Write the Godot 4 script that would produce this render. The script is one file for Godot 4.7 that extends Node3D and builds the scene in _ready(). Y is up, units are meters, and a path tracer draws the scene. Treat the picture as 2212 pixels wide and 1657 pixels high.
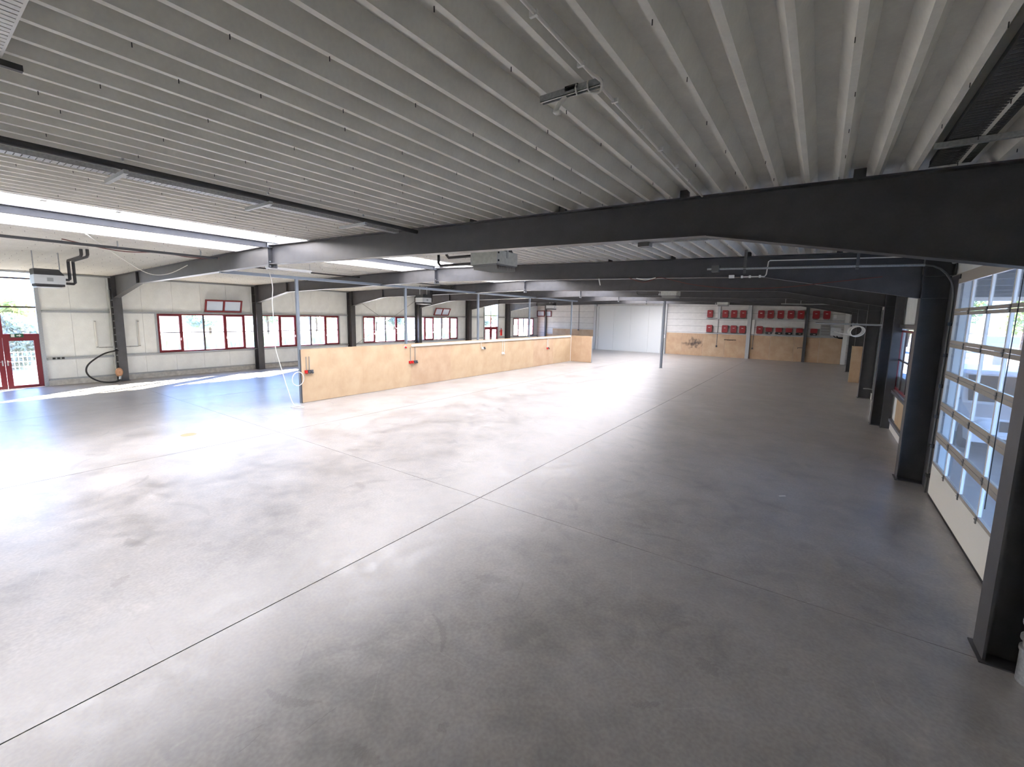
extends Node3D

# ---- camera and light ----
const FOCAL_PX := 943.611      # focal length in pixels of the 2212 x 1657 frame
const CAM_Y := 3.1007
const YAW := 0.611333
const PITCH := -0.12884
const ROLL := 0.018021
const CENTRE_Y := 805.131      # row of the principal point
const SUN_RUN := Vector3(1.23, -1.0, 2.1)
const EXPOSURE := 7.8

# ---- the hall ----
const ZF := -5.706             # first portal frame
const BAY := 5.75
const ZE := -40.206            # end wall
const ZB := 2.6                # wall behind the camera
const XLF := -24.537           # inner flange of the columns on the window side
const XLW := -25.0
const XRF := 1.494
const XRW := 1.94
const RIDGE := -11.4
const SKY0 := -13.1
const SKY1 := -9.6
const SKY_END := -37.9

var M := {}
var counts := {}
var cache := {}
var rng := RandomNumberGenerator.new()
const NTH := ["first", "second", "third", "fourth", "fifth", "sixth", "seventh", "eighth", "ninth", "tenth", "eleventh"]

func _ready():
	rng.seed = 7
	view()
	daylight()
	materials()
	shell_floor()
	shell_ceiling()
	shell_skylight()
	shell_left()
	shell_end()
	shell_right()
	shell_back()
	outdoors()
	frames()
	partition()
	posts()
	heaters()
	services()
	end_wall_things()
	left_wall_things()
	right_wall_things()

func view():
	var c := Camera3D.new()
	c.name = "camera"
	c.near = 0.05
	c.far = 400.0
	c.projection = Camera3D.PROJECTION_FRUSTUM
	c.keep_aspect = Camera3D.KEEP_HEIGHT
	c.size = 1657.0 / FOCAL_PX * c.near
	c.frustum_offset = Vector2(0.0, (CENTRE_Y - 828.5) / FOCAL_PX * c.near)
	c.transform = Transform3D(Basis(Vector3.UP, YAW) * Basis(Vector3.RIGHT, PITCH) * Basis(Vector3.BACK, ROLL), Vector3(0, CAM_Y, 0))
	add_child(c)
	c.current = true

func daylight():
	var e := Environment.new()
	e.background_mode = Environment.BG_SKY
	var sky := Sky.new()
	var m := ProceduralSkyMaterial.new()
	m.sky_top_color = Color(0.44, 0.64, 0.98)
	m.sky_horizon_color = Color(0.68, 0.83, 1.0)
	m.sky_curve = 0.2
	m.sky_energy_multiplier = 1.3
	m.ground_bottom_color = Color(0.45, 0.45, 0.43)
	m.ground_horizon_color = Color(0.7, 0.72, 0.74)
	m.sun_angle_max = 18.0
	sky.sky_material = m
	e.sky = sky
	e.tonemap_mode = Environment.TONE_MAPPER_LINEAR
	e.tonemap_exposure = EXPOSURE
	e.sdfgi_enabled = true
	e.ssao_enabled = true
	e.ssil_enabled = true
	var w := WorldEnvironment.new()
	w.name = "world_environment"
	w.environment = e
	add_child(w)
	var sun := DirectionalLight3D.new()
	sun.name = "sun"
	sun.light_color = Color(1.0, 0.96, 0.91)
	sun.light_energy = 7.0
	sun.light_angular_distance = 0.6
	sun.shadow_enabled = true
	add_child(sun)
	sun.look_at_from_position(Vector3.ZERO, SUN_RUN, Vector3.UP)

# ---------------------------------------------------------------- materials
func mat(called: String, color: Color, rough := 0.6, metal := 0.0) -> StandardMaterial3D:
	var m := StandardMaterial3D.new()
	m.resource_name = called
	m.albedo_color = color
	m.roughness = rough
	m.metallic = metal
	M[called] = m
	return m

func noise(freq: float, octaves: int, sd: int, kind := FastNoiseLite.TYPE_SIMPLEX_SMOOTH) -> FastNoiseLite:
	var n := FastNoiseLite.new()
	n.noise_type = kind
	n.frequency = freq
	n.fractal_octaves = octaves
	n.seed = sd
	return n

func bytes_of(n: FastNoiseLite, w: int, h: int) -> PackedByteArray:
	return n.get_seamless_image(w, h, false, false, 0.12).get_data()

func tex(data: PackedByteArray, w: int, h: int, rgb := false) -> ImageTexture:
	return ImageTexture.create_from_image(Image.create_from_data(w, h, false, Image.FORMAT_RGB8 if rgb else Image.FORMAT_L8, data))

func by_uv(m: StandardMaterial3D, s: Vector3):     # the meshes carry coordinates in metres
	m.uv1_scale = s

func tri_world(m: StandardMaterial3D, s: Vector3):
	m.uv1_triplanar = true
	m.uv1_world_triplanar = true
	m.uv1_scale = s
	m.uv1_triplanar_sharpness = 8.0

func concrete():
	# power-floated slab: cloudy tone, trowel sweeps, scuffs and pores; one tile is 11.6 m across
	var n := 1536
	var a := bytes_of(noise(0.004, 5, 11), n, n)
	var b := bytes_of(noise(0.022, 4, 12), n, n)
	var c := bytes_of(noise(0.16, 2, 13), n, n)
	var d := bytes_of(noise(0.011, 3, 14, FastNoiseLite.TYPE_CELLULAR), n, n)
	var mark := PackedFloat32Array()
	mark.resize(n * n)
	for k in 420:                                  # sweeps of the power float and rubbed patches
		var cx := rng.randf() * n
		var cy := rng.randf() * n
		var r := rng.randf_range(30, 150)
		var a0 := rng.randf() * TAU
		var sweep := rng.randf_range(0.3, 1.1)
		var wide := rng.randf_range(2.0, 20.0)
		var amount := rng.randf_range(-0.06, 0.13) * (0.6 if wide > 12 else 1.0)
		var steps := int(r * sweep * 1.3) + 1
		for s in steps:
			var f := float(s) / steps
			var px := cx + cos(a0 + f * sweep) * r
			var py := cy + sin(a0 + f * sweep) * r
			var taper := sin(f * PI)
			var half := int(wide * taper * (0.75 + 0.25 * sin(s * 0.7 + k))) + 1
			for j in range(-half, half + 1, 1):
				var qx := posmod(int(px + cos(a0 + f * sweep) * j), n)
				var qy := posmod(int(py + sin(a0 + f * sweep) * j), n)
				var at := qy * n + qx
				mark[at] = lerpf(mark[at], amount * (0.6 + 0.8 * c[at] / 255.0), 0.4)
	for k in 240:                                  # thin scratches
		var p := Vector2(rng.randf() * n, rng.randf() * n)
		var dir := Vector2.from_angle(rng.randf() * TAU)
		var amount := 0.06 if rng.randf() < 0.7 else -0.05
		for s in rng.randi_range(10, 60):
			p += dir
			dir = dir.rotated(rng.randf_range(-0.05, 0.05))
			mark[posmod(int(p.y), n) * n + posmod(int(p.x), n)] = amount
	var alb := PackedByteArray()
	alb.resize(n * n * 3)
	var rgh := PackedByteArray()
	rgh.resize(n * n)
	for i in n * n:
		var av := a[i] / 255.0 - 0.5
		var bv := b[i] / 255.0 - 0.5
		var cv := c[i] / 255.0 - 0.5
		var dv := d[i] / 255.0 - 0.5
		var patch := smoothstep(0.10, 0.16, av * 0.55 + bv * 0.6) - 0.6 * smoothstep(0.13, 0.17, dv * 0.4 - bv * 0.6)
		var v := 0.58 - patch * 0.03 + av * 0.12 + bv * 0.105 + cv * 0.08 + dv * 0.07 - mark[i]
		var warm := 0.014 + bv * 0.012
		alb[i * 3] = clampi(int((v + warm) * 255), 0, 255)
		alb[i * 3 + 1] = clampi(int(v * 255), 0, 255)
		alb[i * 3 + 2] = clampi(int((v - warm * 1.3) * 255), 0, 255)
		rgh[i] = clampi(int((0.372 + av * 0.08 + bv * 0.13 + dv * 0.05 + cv * 0.06 - mark[i] * 0.5 - patch * 0.03) * 255), 73, 255)
	var m := mat("concrete", Color.WHITE, 1.0)
	m.albedo_texture = tex(alb, n, n, true)
	m.roughness_texture = tex(rgh, n, n)
	m.metallic_specular = 0.75
	by_uv(m, Vector3.ONE * (1.0 / 11.6))

func wood(called: String, base: Color, dark: Color, sd: int, rough := 0.6):
	var w := 512
	var a := bytes_of(noise(0.006, 4, sd), w, w)
	var f := noise(0.05, 3, sd + 1)
	var g := noise(0.35, 2, sd + 2)
	var data := PackedByteArray()
	data.resize(w * w * 3)
	for y in w:
		for x in w:
			var i := y * w + x
			var lines := 0.5 + 0.5 * f.get_noise_2d(x + a[i] * 0.25, y * 0.06)
			var fine := 0.5 + 0.5 * g.get_noise_2d(x, y * 0.08)
			var t := clampf(0.25 * lines + 0.2 * fine + 0.75 * (a[i] / 255.0) - 0.22, 0.0, 1.0)
			var col := base.lerp(dark, t)
			data[i * 3] = int(col.r * 255)
			data[i * 3 + 1] = int(col.g * 255)
			data[i * 3 + 2] = int(col.b * 255)
	var m := mat(called, Color.WHITE, rough)
	m.albedo_texture = tex(data, w, w, true)
	tri_world(m, Vector3.ONE * 0.4)

func speckle(called: String, color: Color, amount: float, scale: float, rough: float, sd: int, metal := 0.0, freq := 0.012):
	# paint or metal with dust and handling marks
	var w := 512
	var a := bytes_of(noise(freq, 5, sd), w, w)
	var b := bytes_of(noise(freq * 9.0, 3, sd + 1), w, w)
	var data := PackedByteArray()
	data.resize(w * w * 3)
	for i in w * w:
		var v := 1.0 + (a[i] / 255.0 - 0.5) * amount + (b[i] / 255.0 - 0.5) * amount * 0.5
		data[i * 3] = clampi(int(color.r * v * 255), 0, 255)
		data[i * 3 + 1] = clampi(int(color.g * v * 255), 0, 255)
		data[i * 3 + 2] = clampi(int(color.b * v * 255), 0, 255)
	var m := mat(called, Color.WHITE, rough, metal)
	m.albedo_texture = tex(data, w, w, true)
	by_uv(m, Vector3.ONE * scale)

func materials():
	concrete()
	wood("plywood", Color(0.74, 0.645, 0.515), Color(0.68, 0.57, 0.44), 31)
	wood("plywood_warm", Color(0.735, 0.63, 0.51), Color(0.67, 0.55, 0.43), 41)
	wood("plywood_old", Color(0.76, 0.65, 0.52), Color(0.66, 0.53, 0.41), 51)
	wood("chipboard", Color(0.76, 0.655, 0.53), Color(0.67, 0.555, 0.43), 61)
	speckle("deck_paint", Color(0.855, 0.845, 0.805), 0.07, 0.45, 0.5, 71)
	speckle("wall_paint", Color(0.895, 0.905, 0.89), 0.05, 0.3, 0.5, 81)
	speckle("end_paint", Color(0.80, 0.795, 0.775), 0.07, 0.3, 0.55, 91)
	speckle("steel_paint", Color(0.275, 0.274, 0.278), 0.14, 0.5, 0.42, 101)
	speckle("galvanised", Color(0.66, 0.67, 0.67), 0.2, 2.0, 0.45, 111, 0.55, 0.03)
	speckle("plinth_concrete", Color(0.76, 0.75, 0.715), 0.22, 0.6, 0.85, 121)
	speckle("yard_paving", Color(0.66, 0.65, 0.62), 0.16, 0.12, 0.9, 131)
	speckle("asphalt", Color(0.53, 0.53, 0.52), 0.2, 0.12, 0.95, 141)
	mat("gap", Color(0.05, 0.05, 0.05), 1.0).specular_mode = BaseMaterial3D.SPECULAR_DISABLED
	mat("track_grey", Color(0.36, 0.36, 0.35), 0.5)
	mat("post_grey", Color(0.42, 0.45, 0.48), 0.45)
	mat("roof_felt", Color(0.3, 0.3, 0.3), 0.9)
	mat("red_frame", Color(0.46, 0.10, 0.13), 0.4)
	mat("bar_dark", Color(0.26, 0.2, 0.2), 0.5)
	mat("white_lacquer", Color(0.88, 0.88, 0.86), 0.4)
	mat("gate_white", Color(0.83, 0.84, 0.83), 0.35)
	mat("pipe_dark", Color(0.22, 0.22, 0.22), 0.6)
	mat("pipe_grey", Color(0.5, 0.5, 0.49), 0.5)
	mat("black_rubber", Color(0.05, 0.05, 0.05), 0.55)
	mat("cable_white", Color(0.86, 0.85, 0.82), 0.5)
	mat("cable_red", Color(0.42, 0.22, 0.19), 0.6)
	mat("inverter_red", Color(0.55, 0.10, 0.13), 0.4)
	mat("inverter_black", Color(0.06, 0.06, 0.065), 0.35)
	mat("plug_red", Color(0.72, 0.10, 0.09), 0.4)
	mat("plug_grey", Color(0.25, 0.26, 0.27), 0.5)
	mat("rubber_beige", Color(0.72, 0.55, 0.42), 0.7)
	mat("cabinet_grey", Color(0.62, 0.63, 0.62), 0.5)
	mat("aluminium", Color(0.75, 0.75, 0.74), 0.35, 0.7)
	mat("gate_rail_shaded", Color(0.64, 0.61, 0.56), 0.5)  # rails darker than the bottom panel: their backlit shade put into the colour
	speckle("heater_grey", Color(0.72, 0.73, 0.70), 0.12, 1.5, 0.45, 151)
	mat("door_panel", Color(0.90, 0.89, 0.85), 0.5)
	mat("exit_green", Color(0.10, 0.34, 0.22), 0.5)
	mat("hedge_leaf", Color(0.40, 0.46, 0.47), 0.8)
	mat("tree_leaf", Color(0.48, 0.55, 0.34), 0.8)
	mat("yellow_leaf", Color(0.56, 0.58, 0.36), 0.8)
	mat("grass_blade", Color(0.62, 0.68, 0.55), 0.8)
	for k in ["hedge_leaf", "tree_leaf", "yellow_leaf", "grass_blade"]:
		M[k].backlight_enabled = true
		M[k].backlight = Color(0.5, 0.55, 0.3)
	mat("bark", Color(0.32, 0.26, 0.2), 0.9)
	mat("van_white", Color(0.86, 0.87, 0.88), 0.25)
	mat("van_dark", Color(0.05, 0.055, 0.06), 0.2)
	mat("tyre", Color(0.05, 0.05, 0.05), 0.8)
	mat("canopy_grey", Color(0.40, 0.42, 0.43), 0.6)
	mat("chrome", Color(0.8, 0.8, 0.82), 0.15, 1.0)
	mat("beacon_clear", Color(0.8, 0.85, 0.9), 0.1)
	var g := mat("glass", Color(0.93, 0.97, 0.97, 0.04), 0.02)
	g.transparency = BaseMaterial3D.TRANSPARENCY_ALPHA
	var gd := mat("door_glazing", Color(0.9, 0.94, 0.97, 0.12), 0.05)
	gd.transparency = BaseMaterial3D.TRANSPARENCY_ALPHA
	var op := mat("opal_sheet", Color(0.95, 0.97, 0.98), 0.5)
	op.backlight_enabled = true
	op.backlight = Color(1.0, 0.97, 0.92)
	# the smudged sheet on the end wall: burn and oil stains with ragged edges
	var w := 256
	var st := noise(0.02, 4, 201)
	var gr := noise(0.09, 3, 202)
	var data := PackedByteArray()
	data.resize(w * w * 3)
	for y in w:
		for x in w:
			var u := float(x) / w
			var v := float(y) / w
			var col := Color(0.75, 0.64, 0.51).lerp(Color(0.67, 0.54, 0.42), 0.5 + 0.5 * gr.get_noise_2d(x, y * 0.15))
			var d1 := Vector2((u - 0.62) * 2.6, (v - 0.42) * 4.2).length() + st.get_noise_2d(x, y) * 0.9
			var d2 := Vector2((u - 0.3) * 2.2, (v - 0.47) * 9.0).length() + st.get_noise_2d(x + 300, y) * 0.8
			col = col.lerp(Color(0.2, 0.17, 0.15), 0.75 * clampf(1.0 - d1, 0, 1))
			col = col.lerp(Color(0.28, 0.22, 0.18), 0.5 * clampf(0.9 - d2, 0, 1))
			var i := (y * w + x) * 3
			data[i] = int(col.r * 255)
			data[i + 1] = int(col.g * 255)
			data[i + 2] = int(col.b * 255)
	mat("plywood_stained", Color.WHITE, 0.6).albedo_texture = tex(data, w, w, true)

# ---------------------------------------------------------------- mesh helpers
func begin() -> SurfaceTool:
	var st := SurfaceTool.new()
	st.begin(Mesh.PRIMITIVE_TRIANGLES)
	return st

func tri(st: SurfaceTool, a: Vector3, b: Vector3, c: Vector3, na: Vector3, nb: Vector3, nc: Vector3):
	var flip := (b - a).cross(c - a).dot(na + nb + nc) > 0
	var n := (na + nb + nc).abs()
	for v in ([[a, na], [c, nc], [b, nb]] if flip else [[a, na], [b, nb], [c, nc]]):
		var p: Vector3 = v[0]
		st.set_normal(v[1])
		st.set_uv(Vector2(p.x, p.z) if n.y >= n.x and n.y >= n.z else Vector2(p.z, p.y) if n.x >= n.z else Vector2(p.x, p.y))
		st.add_vertex(p)

func quad(st: SurfaceTool, a: Vector3, b: Vector3, c: Vector3, d: Vector3, n: Vector3):
	tri(st, a, b, c, n, n, n)
	tri(st, a, c, d, n, n, n)

func add_box(st: SurfaceTool, c: Vector3, s: Vector3, b := Basis()):
	var h := s / 2
	for ax in 3:
		for sg in [-1.0, 1.0]:
			var n := Vector3.ZERO
			n[ax] = sg
			var u := Vector3.ZERO
			u[(ax + 1) % 3] = h[(ax + 1) % 3]
			var v := Vector3.ZERO
			v[(ax + 2) % 3] = h[(ax + 2) % 3]
			var o: Vector3 = n * h[ax]
			quad(st, c + b * (o - u - v), c + b * (o + u - v), c + b * (o + u + v), c + b * (o - u + v), b * n)

func span_box(st: SurfaceTool, lo: Vector3, hi: Vector3):
	add_box(st, (lo + hi) / 2, (hi - lo).abs())

func add_prism(st: SurfaceTool, poly: PackedVector2Array, z0: float, z1: float, t := Transform3D()):
	var area := 0.0
	var n := poly.size()
	for i in n:
		area += poly[i].cross(poly[(i + 1) % n])
	var sg := 1.0 if area > 0 else -1.0
	for i in n:
		var a := poly[i]
		var b := poly[(i + 1) % n]
		var d := (b - a).normalized()
		var nn: Vector3 = t.basis * Vector3(d.y * sg, -d.x * sg, 0)
		quad(st, t * Vector3(a.x, a.y, z0), t * Vector3(b.x, b.y, z0), t * Vector3(b.x, b.y, z1), t * Vector3(a.x, a.y, z1), nn)
	var ids := Geometry2D.triangulate_polygon(poly)
	for k in range(0, ids.size(), 3):
		for e in [[z0, -1.0], [z1, 1.0]]:
			var nn: Vector3 = t.basis * Vector3(0, 0, e[1] * signf(z1 - z0))
			var p := poly[ids[k]]
			var q := poly[ids[k + 1]]
			var r := poly[ids[k + 2]]
			tri(st, t * Vector3(p.x, p.y, e[0]), t * Vector3(q.x, q.y, e[0]), t * Vector3(r.x, r.y, e[0]), nn, nn, nn)

func add_tube(st: SurfaceTool, pts: Array, r: float, n := 8):
	var rings := []
	var side := Vector3.ZERO
	for i in pts.size():
		var a: Vector3 = pts[maxi(i - 1, 0)]
		var b: Vector3 = pts[mini(i + 1, pts.size() - 1)]
		var d := (b - a).normalized()
		if side == Vector3.ZERO:
			side = d.cross(Vector3.UP if absf(d.y) < 0.9 else Vector3.RIGHT).normalized()
		side = (side - d * side.dot(d)).normalized()
		var up := side.cross(d)
		var ring := []
		for k in n:
			var an := TAU * k / n
			ring.append(side * cos(an) + up * sin(an))
		rings.append(ring)
	for i in pts.size() - 1:
		for k in n:
			var k2 := (k + 1) % n
			var na: Vector3 = rings[i][k]
			var nb: Vector3 = rings[i][k2]
			var nc: Vector3 = rings[i + 1][k2]
			var nd: Vector3 = rings[i + 1][k]
			tri(st, pts[i] + na * r, pts[i] + nb * r, pts[i + 1] + nc * r, na, nb, nc)
			tri(st, pts[i] + na * r, pts[i + 1] + nc * r, pts[i + 1] + nd * r, na, nc, nd)
	for e in [0, pts.size() - 1]:
		var d: Vector3 = (pts[0] - pts[1]).normalized() if e == 0 else (pts[e] - pts[e - 1]).normalized()
		for k in range(1, n - 1):
			tri(st, pts[e] + rings[e][0] * r, pts[e] + rings[e][k] * r, pts[e] + rings[e][k + 1] * r, d, d, d)

func add_lathe(st: SurfaceTool, prof: Array, n: int, t := Transform3D()):
	for i in prof.size() - 1:
		var a: Vector2 = prof[i]
		var b: Vector2 = prof[i + 1]
		var d := (b - a).normalized()
		for k in n:
			var a0 := TAU * k / n
			var a1 := TAU * (k + 1) / n
			var d0 := Vector3(cos(a0), 0, sin(a0))
			var d1 := Vector3(cos(a1), 0, sin(a1))
			var n0: Vector3 = t.basis * (d0 * d.y + Vector3.UP * -d.x)
			var n1: Vector3 = t.basis * (d1 * d.y + Vector3.UP * -d.x)
			var p := t * (d0 * a.x + Vector3.UP * a.y)
			var q := t * (d1 * a.x + Vector3.UP * a.y)
			var r := t * (d1 * b.x + Vector3.UP * b.y)
			var s := t * (d0 * b.x + Vector3.UP * b.y)
			if a.x > 1e-5:
				tri(st, p, q, r, n0, n1, n1)
			if b.x > 1e-5:
				tri(st, p, r, s, n0, n1, n0)

func smooth_path(p: Array, per := 6) -> Array:
	var out := []
	for i in p.size() - 1:
		var a: Vector3 = p[maxi(i - 1, 0)]
		var b: Vector3 = p[i]
		var c: Vector3 = p[i + 1]
		var d: Vector3 = p[mini(i + 2, p.size() - 1)]
		for k in per:
			out.append(b.cubic_interpolate(c, a, d, float(k) / per))
	out.append(p[-1])
	return out

func box_mesh(s: Vector3) -> Mesh:
	var key := "box %.4f %.4f %.4f" % [s.x, s.y, s.z]
	if not cache.has(key):
		var st := begin()
		add_box(st, Vector3.ZERO, s)
		cache[key] = st.commit()
	return cache[key]

# ---------------------------------------------------------------- node helpers
func numbered(called: String) -> String:
	counts[called] = counts.get(called, 0) + 1
	return called if counts[called] == 1 else "%s_%03d" % [called, counts[called] - 1]

func tag(o: Node, label: String, category: String, group := "") -> Node:
	o.set_meta("label", label)
	o.set_meta("category", category)
	if group:
		o.set_meta("group", group)
	return o

func thing(called: String, label: String, category: String, at := Vector3.ZERO, group := "") -> Node3D:
	var o := Node3D.new()
	o.name = numbered(called)
	add_child(o)
	o.position = at
	tag(o, label, category, group)
	return o

func structure(called: String, label := "", at := Vector3.ZERO) -> Node3D:
	var o := Node3D.new()
	o.name = called
	add_child(o)
	o.position = at
	o.set_meta("kind", "structure")
	if label:
		o.set_meta("label", label)
		o.set_meta("category", called.split("_")[0])
	return o

func put(parent: Node, called: String, mesh: Mesh, m: String, at := Vector3.ZERO, b := Basis()) -> MeshInstance3D:
	var o := MeshInstance3D.new()
	o.name = called
	o.mesh = mesh
	o.material_override = M[m]
	o.transform = Transform3D(b, at)
	o.cast_shadow = GeometryInstance3D.SHADOW_CASTING_SETTING_ON
	parent.add_child(o, true)
	return o

func bx(parent: Node, called: String, lo: Vector3, hi: Vector3, m: String) -> MeshInstance3D:
	return put(parent, called, box_mesh((hi - lo).abs()), m, (lo + hi) / 2)

func done(parent: Node, called: String, st: SurfaceTool, m: String, at := Vector3.ZERO, b := Basis()) -> MeshInstance3D:
	return put(parent, called, st.commit(), m, at, b)

func pipe(parent: Node, called: String, pts: Array, r: float, m: String, n := 8) -> MeshInstance3D:
	var st := begin()
	add_tube(st, pts, r, n)
	return done(parent, called, st, m)

func roof_y(x: float) -> float:      # top of the rafters
	return 4.74 - 0.02 * absf(x - RIDGE)

func frame_z(i: int) -> float:       # 0 is the first frame
	return ZF - BAY * i

# ---------------------------------------------------------------- the shell
func shell_floor():
	var f := structure("floor", "grey power-floated concrete floor cut into large slabs by thin joints")
	var xs := [XLW - 0.02, -18.0, -11.27, -4.53, XRW + 0.02]
	var zs := [ZB, -5.58, -17.0, -28.4, ZE - 0.02]
	var g := 0.007
	for i in 4:
		for k in 4:
			var st := begin()
			span_box(st, Vector3(xs[i] + g, -0.2, zs[k] - 0.004), Vector3(xs[i + 1] - g, 0.0, zs[k + 1] + 0.004))
			done(f, "slab", st, "concrete")
	bx(f, "joint_bed", Vector3(XLW - 0.1, -0.3, ZB), Vector3(XRW + 0.1, -0.006, ZE - 0.1), "gap")

func deck_mesh(slope: float, length: float) -> Mesh:
	var pts := []
	for k in [-1, 0, 1]:
		var c: float = k * 0.275
		pts.append_array([Vector2(c - 0.1375, 0.12), Vector2(c - 0.076, 0.12), Vector2(c - 0.02, 0.0), Vector2(c + 0.02, 0.0), Vector2(c + 0.076, 0.12)])
	pts.append(Vector2(0.4125, 0.12))
	var st := begin()
	for i in pts.size() - 1:
		var a: Vector2 = pts[i]
		var b: Vector2 = pts[i + 1]
		if a.distance_to(b) < 0.001:
			continue
		a.y += a.x * slope
		b.y += b.x * slope
		var d := (b - a).normalized()
		quad(st, Vector3(a.x, a.y, 0), Vector3(b.x, b.y, 0), Vector3(b.x, b.y, -length), Vector3(a.x, a.y, -length), Vector3(d.y, -d.x, 0))
	return st.commit()

func shell_ceiling():
	var c := structure("ceiling", "off-white trapezoidal steel roof deck with ribs running along the hall")
	var cuts := [[ZB, ZB - ZF]]
	for i in 6:
		cuts.append([frame_z(i), BAY])
	var meshes := {}
	for s in [-1, 1]:
		meshes[[s, 0]] = deck_mesh(-0.02 * s, ZB - ZF)
		meshes[[s, 1]] = deck_mesh(-0.02 * s, BAY)
	var screws := []
	for side in [-1, 1]:
		for j in (15 if side < 0 else 14):
			var x: float = (-13.5125 - 0.825 * j) if side < 0 else (-9.045 + 0.825 * j)
			for k in cuts.size():
				put(c, "deck_sheet", meshes[[side, 0 if k == 0 else 1]], "deck_paint", Vector3(x, roof_y(x) + 0.004, cuts[k][0]))
			for n in 62:
				for r in [0, 1, 2]:
					if r != 0 and rng.randf() < 0.72:
						continue
					var sx: float = x + 0.275 * r - 0.02 + rng.randf_range(0, 0.04)
					screws.append(Vector3(sx, roof_y(sx) - 0.012, 1.0 - 0.65 * n + rng.randf_range(-0.04, 0.04) + 0.2 * r))
	var st := begin()
	add_prism(st, PackedVector2Array([Vector2(-25.3, roof_y(-25.3) + 0.127), Vector2(SKY0 - 0.06, roof_y(SKY0) + 0.127), Vector2(SKY0 - 0.06, roof_y(SKY0) + 0.3), Vector2(-25.3, roof_y(-25.3) + 0.3)]), ZB + 0.2, ZE - 0.2)
	add_prism(st, PackedVector2Array([Vector2(SKY1 + 0.06, roof_y(SKY1) + 0.127), Vector2(2.2, roof_y(2.2) + 0.127), Vector2(2.2, roof_y(2.2) + 0.3), Vector2(SKY1 + 0.06, roof_y(SKY1) + 0.3)]), ZB + 0.2, ZE - 0.2)
	done(c, "roof_cover", st, "roof_felt")
	for j in 5:                                    # the last bay has no skylight
		var x := -12.6875 + 0.825 * j
		put(c, "deck_sheet", deck_mesh(0.02 if x < RIDGE else -0.02, SKY_END - ZE), "deck_paint", Vector3(x, roof_y(x) + 0.004, SKY_END))
	st = begin()
	span_box(st, Vector3(SKY0 - 0.1, 4.86, SKY_END), Vector3(SKY1 + 0.1, 5.0, ZE - 0.2))
	done(c, "roof_cover", st, "roof_felt")
	var pin := begin()
	add_box(pin, Vector3.ZERO, Vector3(0.0045, 0.026, 0.0045))
	var mm := MultiMesh.new()
	mm.transform_format = MultiMesh.TRANSFORM_3D
	mm.mesh = pin.commit()
	mm.instance_count = screws.size()
	for i in screws.size():
		mm.set_instance_transform(i, Transform3D(Basis(), screws[i]))
	var mi := MultiMeshInstance3D.new()
	mi.name = "deck_screws"
	mi.multimesh = mm
	mi.material_override = M.pipe_dark
	mi.set_meta("kind", "stuff")
	c.add_child(mi)

func shell_skylight():
	var s := structure("skylight", "long ridge skylight of opal sheet between white kerbs")
	for side in [[SKY0, -1.0], [SKY1, 1.0]]:
		var x: float = side[0]
		var d: float = side[1]
		bx(s, "kerb", Vector3(x, roof_y(x) - 0.005, ZB), Vector3(x + 0.06 * d, roof_y(x) + 0.42, SKY_END), "white_lacquer")
	bx(s, "edge_trim", Vector3(SKY1 + 0.06, roof_y(SKY1) - 0.002, ZB), Vector3(-9.44, roof_y(SKY1) + 0.02, SKY_END), "deck_paint")
	var n := 14
	var arc := []
	var half := (SKY1 - SKY0) / 2 + 0.05
	var y0 := roof_y(SKY0) + 0.42
	var r := (half * half + 0.45 * 0.45) / (2 * 0.45)
	var a_max := asin(half / r)
	for i in n + 1:
		var a := lerpf(-a_max, a_max, float(i) / n)
		arc.append([Vector2((SKY0 + SKY1) / 2 + sin(a) * r, y0 + 0.45 - r + cos(a) * r), Vector2(sin(a), cos(a))])
	var zs := [ZB]
	for i in 6:
		zs.append(frame_z(i))
	zs.append(SKY_END)
	for k in 7:
		var st := begin()
		for i in n:
			var a: Vector2 = arc[i][0]
			var b: Vector2 = arc[i + 1][0]
			var na := Vector3(arc[i][1].x, arc[i][1].y, 0)
			var nb := Vector3(arc[i + 1][1].x, arc[i + 1][1].y, 0)
			tri(st, Vector3(a.x, a.y, zs[k]), Vector3(b.x, b.y, zs[k]), Vector3(b.x, b.y, zs[k + 1]), na, nb, nb)
			tri(st, Vector3(a.x, a.y, zs[k]), Vector3(b.x, b.y, zs[k + 1]), Vector3(a.x, a.y, zs[k + 1]), na, nb, na)
		done(s, "glazing_sheet", st, "opal_sheet")
		if k > 0:
			pipe(s, "glazing_bar", arc.map(func(e): return Vector3(e[0].x, e[0].y - 0.02, zs[k])), 0.02, "aluminium", 6)
	for z in [ZB - 0.01, SKY_END - 0.02]:
		var poly := PackedVector2Array(arc.map(func(e): return e[0]))
		poly.append(Vector2(SKY1, roof_y(SKY1)))
		poly.append(Vector2(SKY0, roof_y(SKY0)))
		var st := begin()
		add_prism(st, poly, z, z + 0.02)
		done(s, "gable", st, "white_lacquer")
	for k in 43:
		var z := 0.2 - 0.86 * k
		var st := begin()
		add_box(st, Vector3(0, 0, 0), Vector3(0.03, 0.09, 0.05))
		add_box(st, Vector3(-0.04, -0.05, 0), Vector3(0.14, 0.015, 0.07))
		done(s, "bracket", st, "aluminium", Vector3(-9.68, 4.75, z))
	for z in [-2.35, -4.45, -8.1, -10.2]:
		pipe(s, "opener_strut", [Vector3(-9.66, 4.78, z), Vector3(-10.25, 4.83, z + 0.22)], 0.018, "aluminium", 6)

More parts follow.
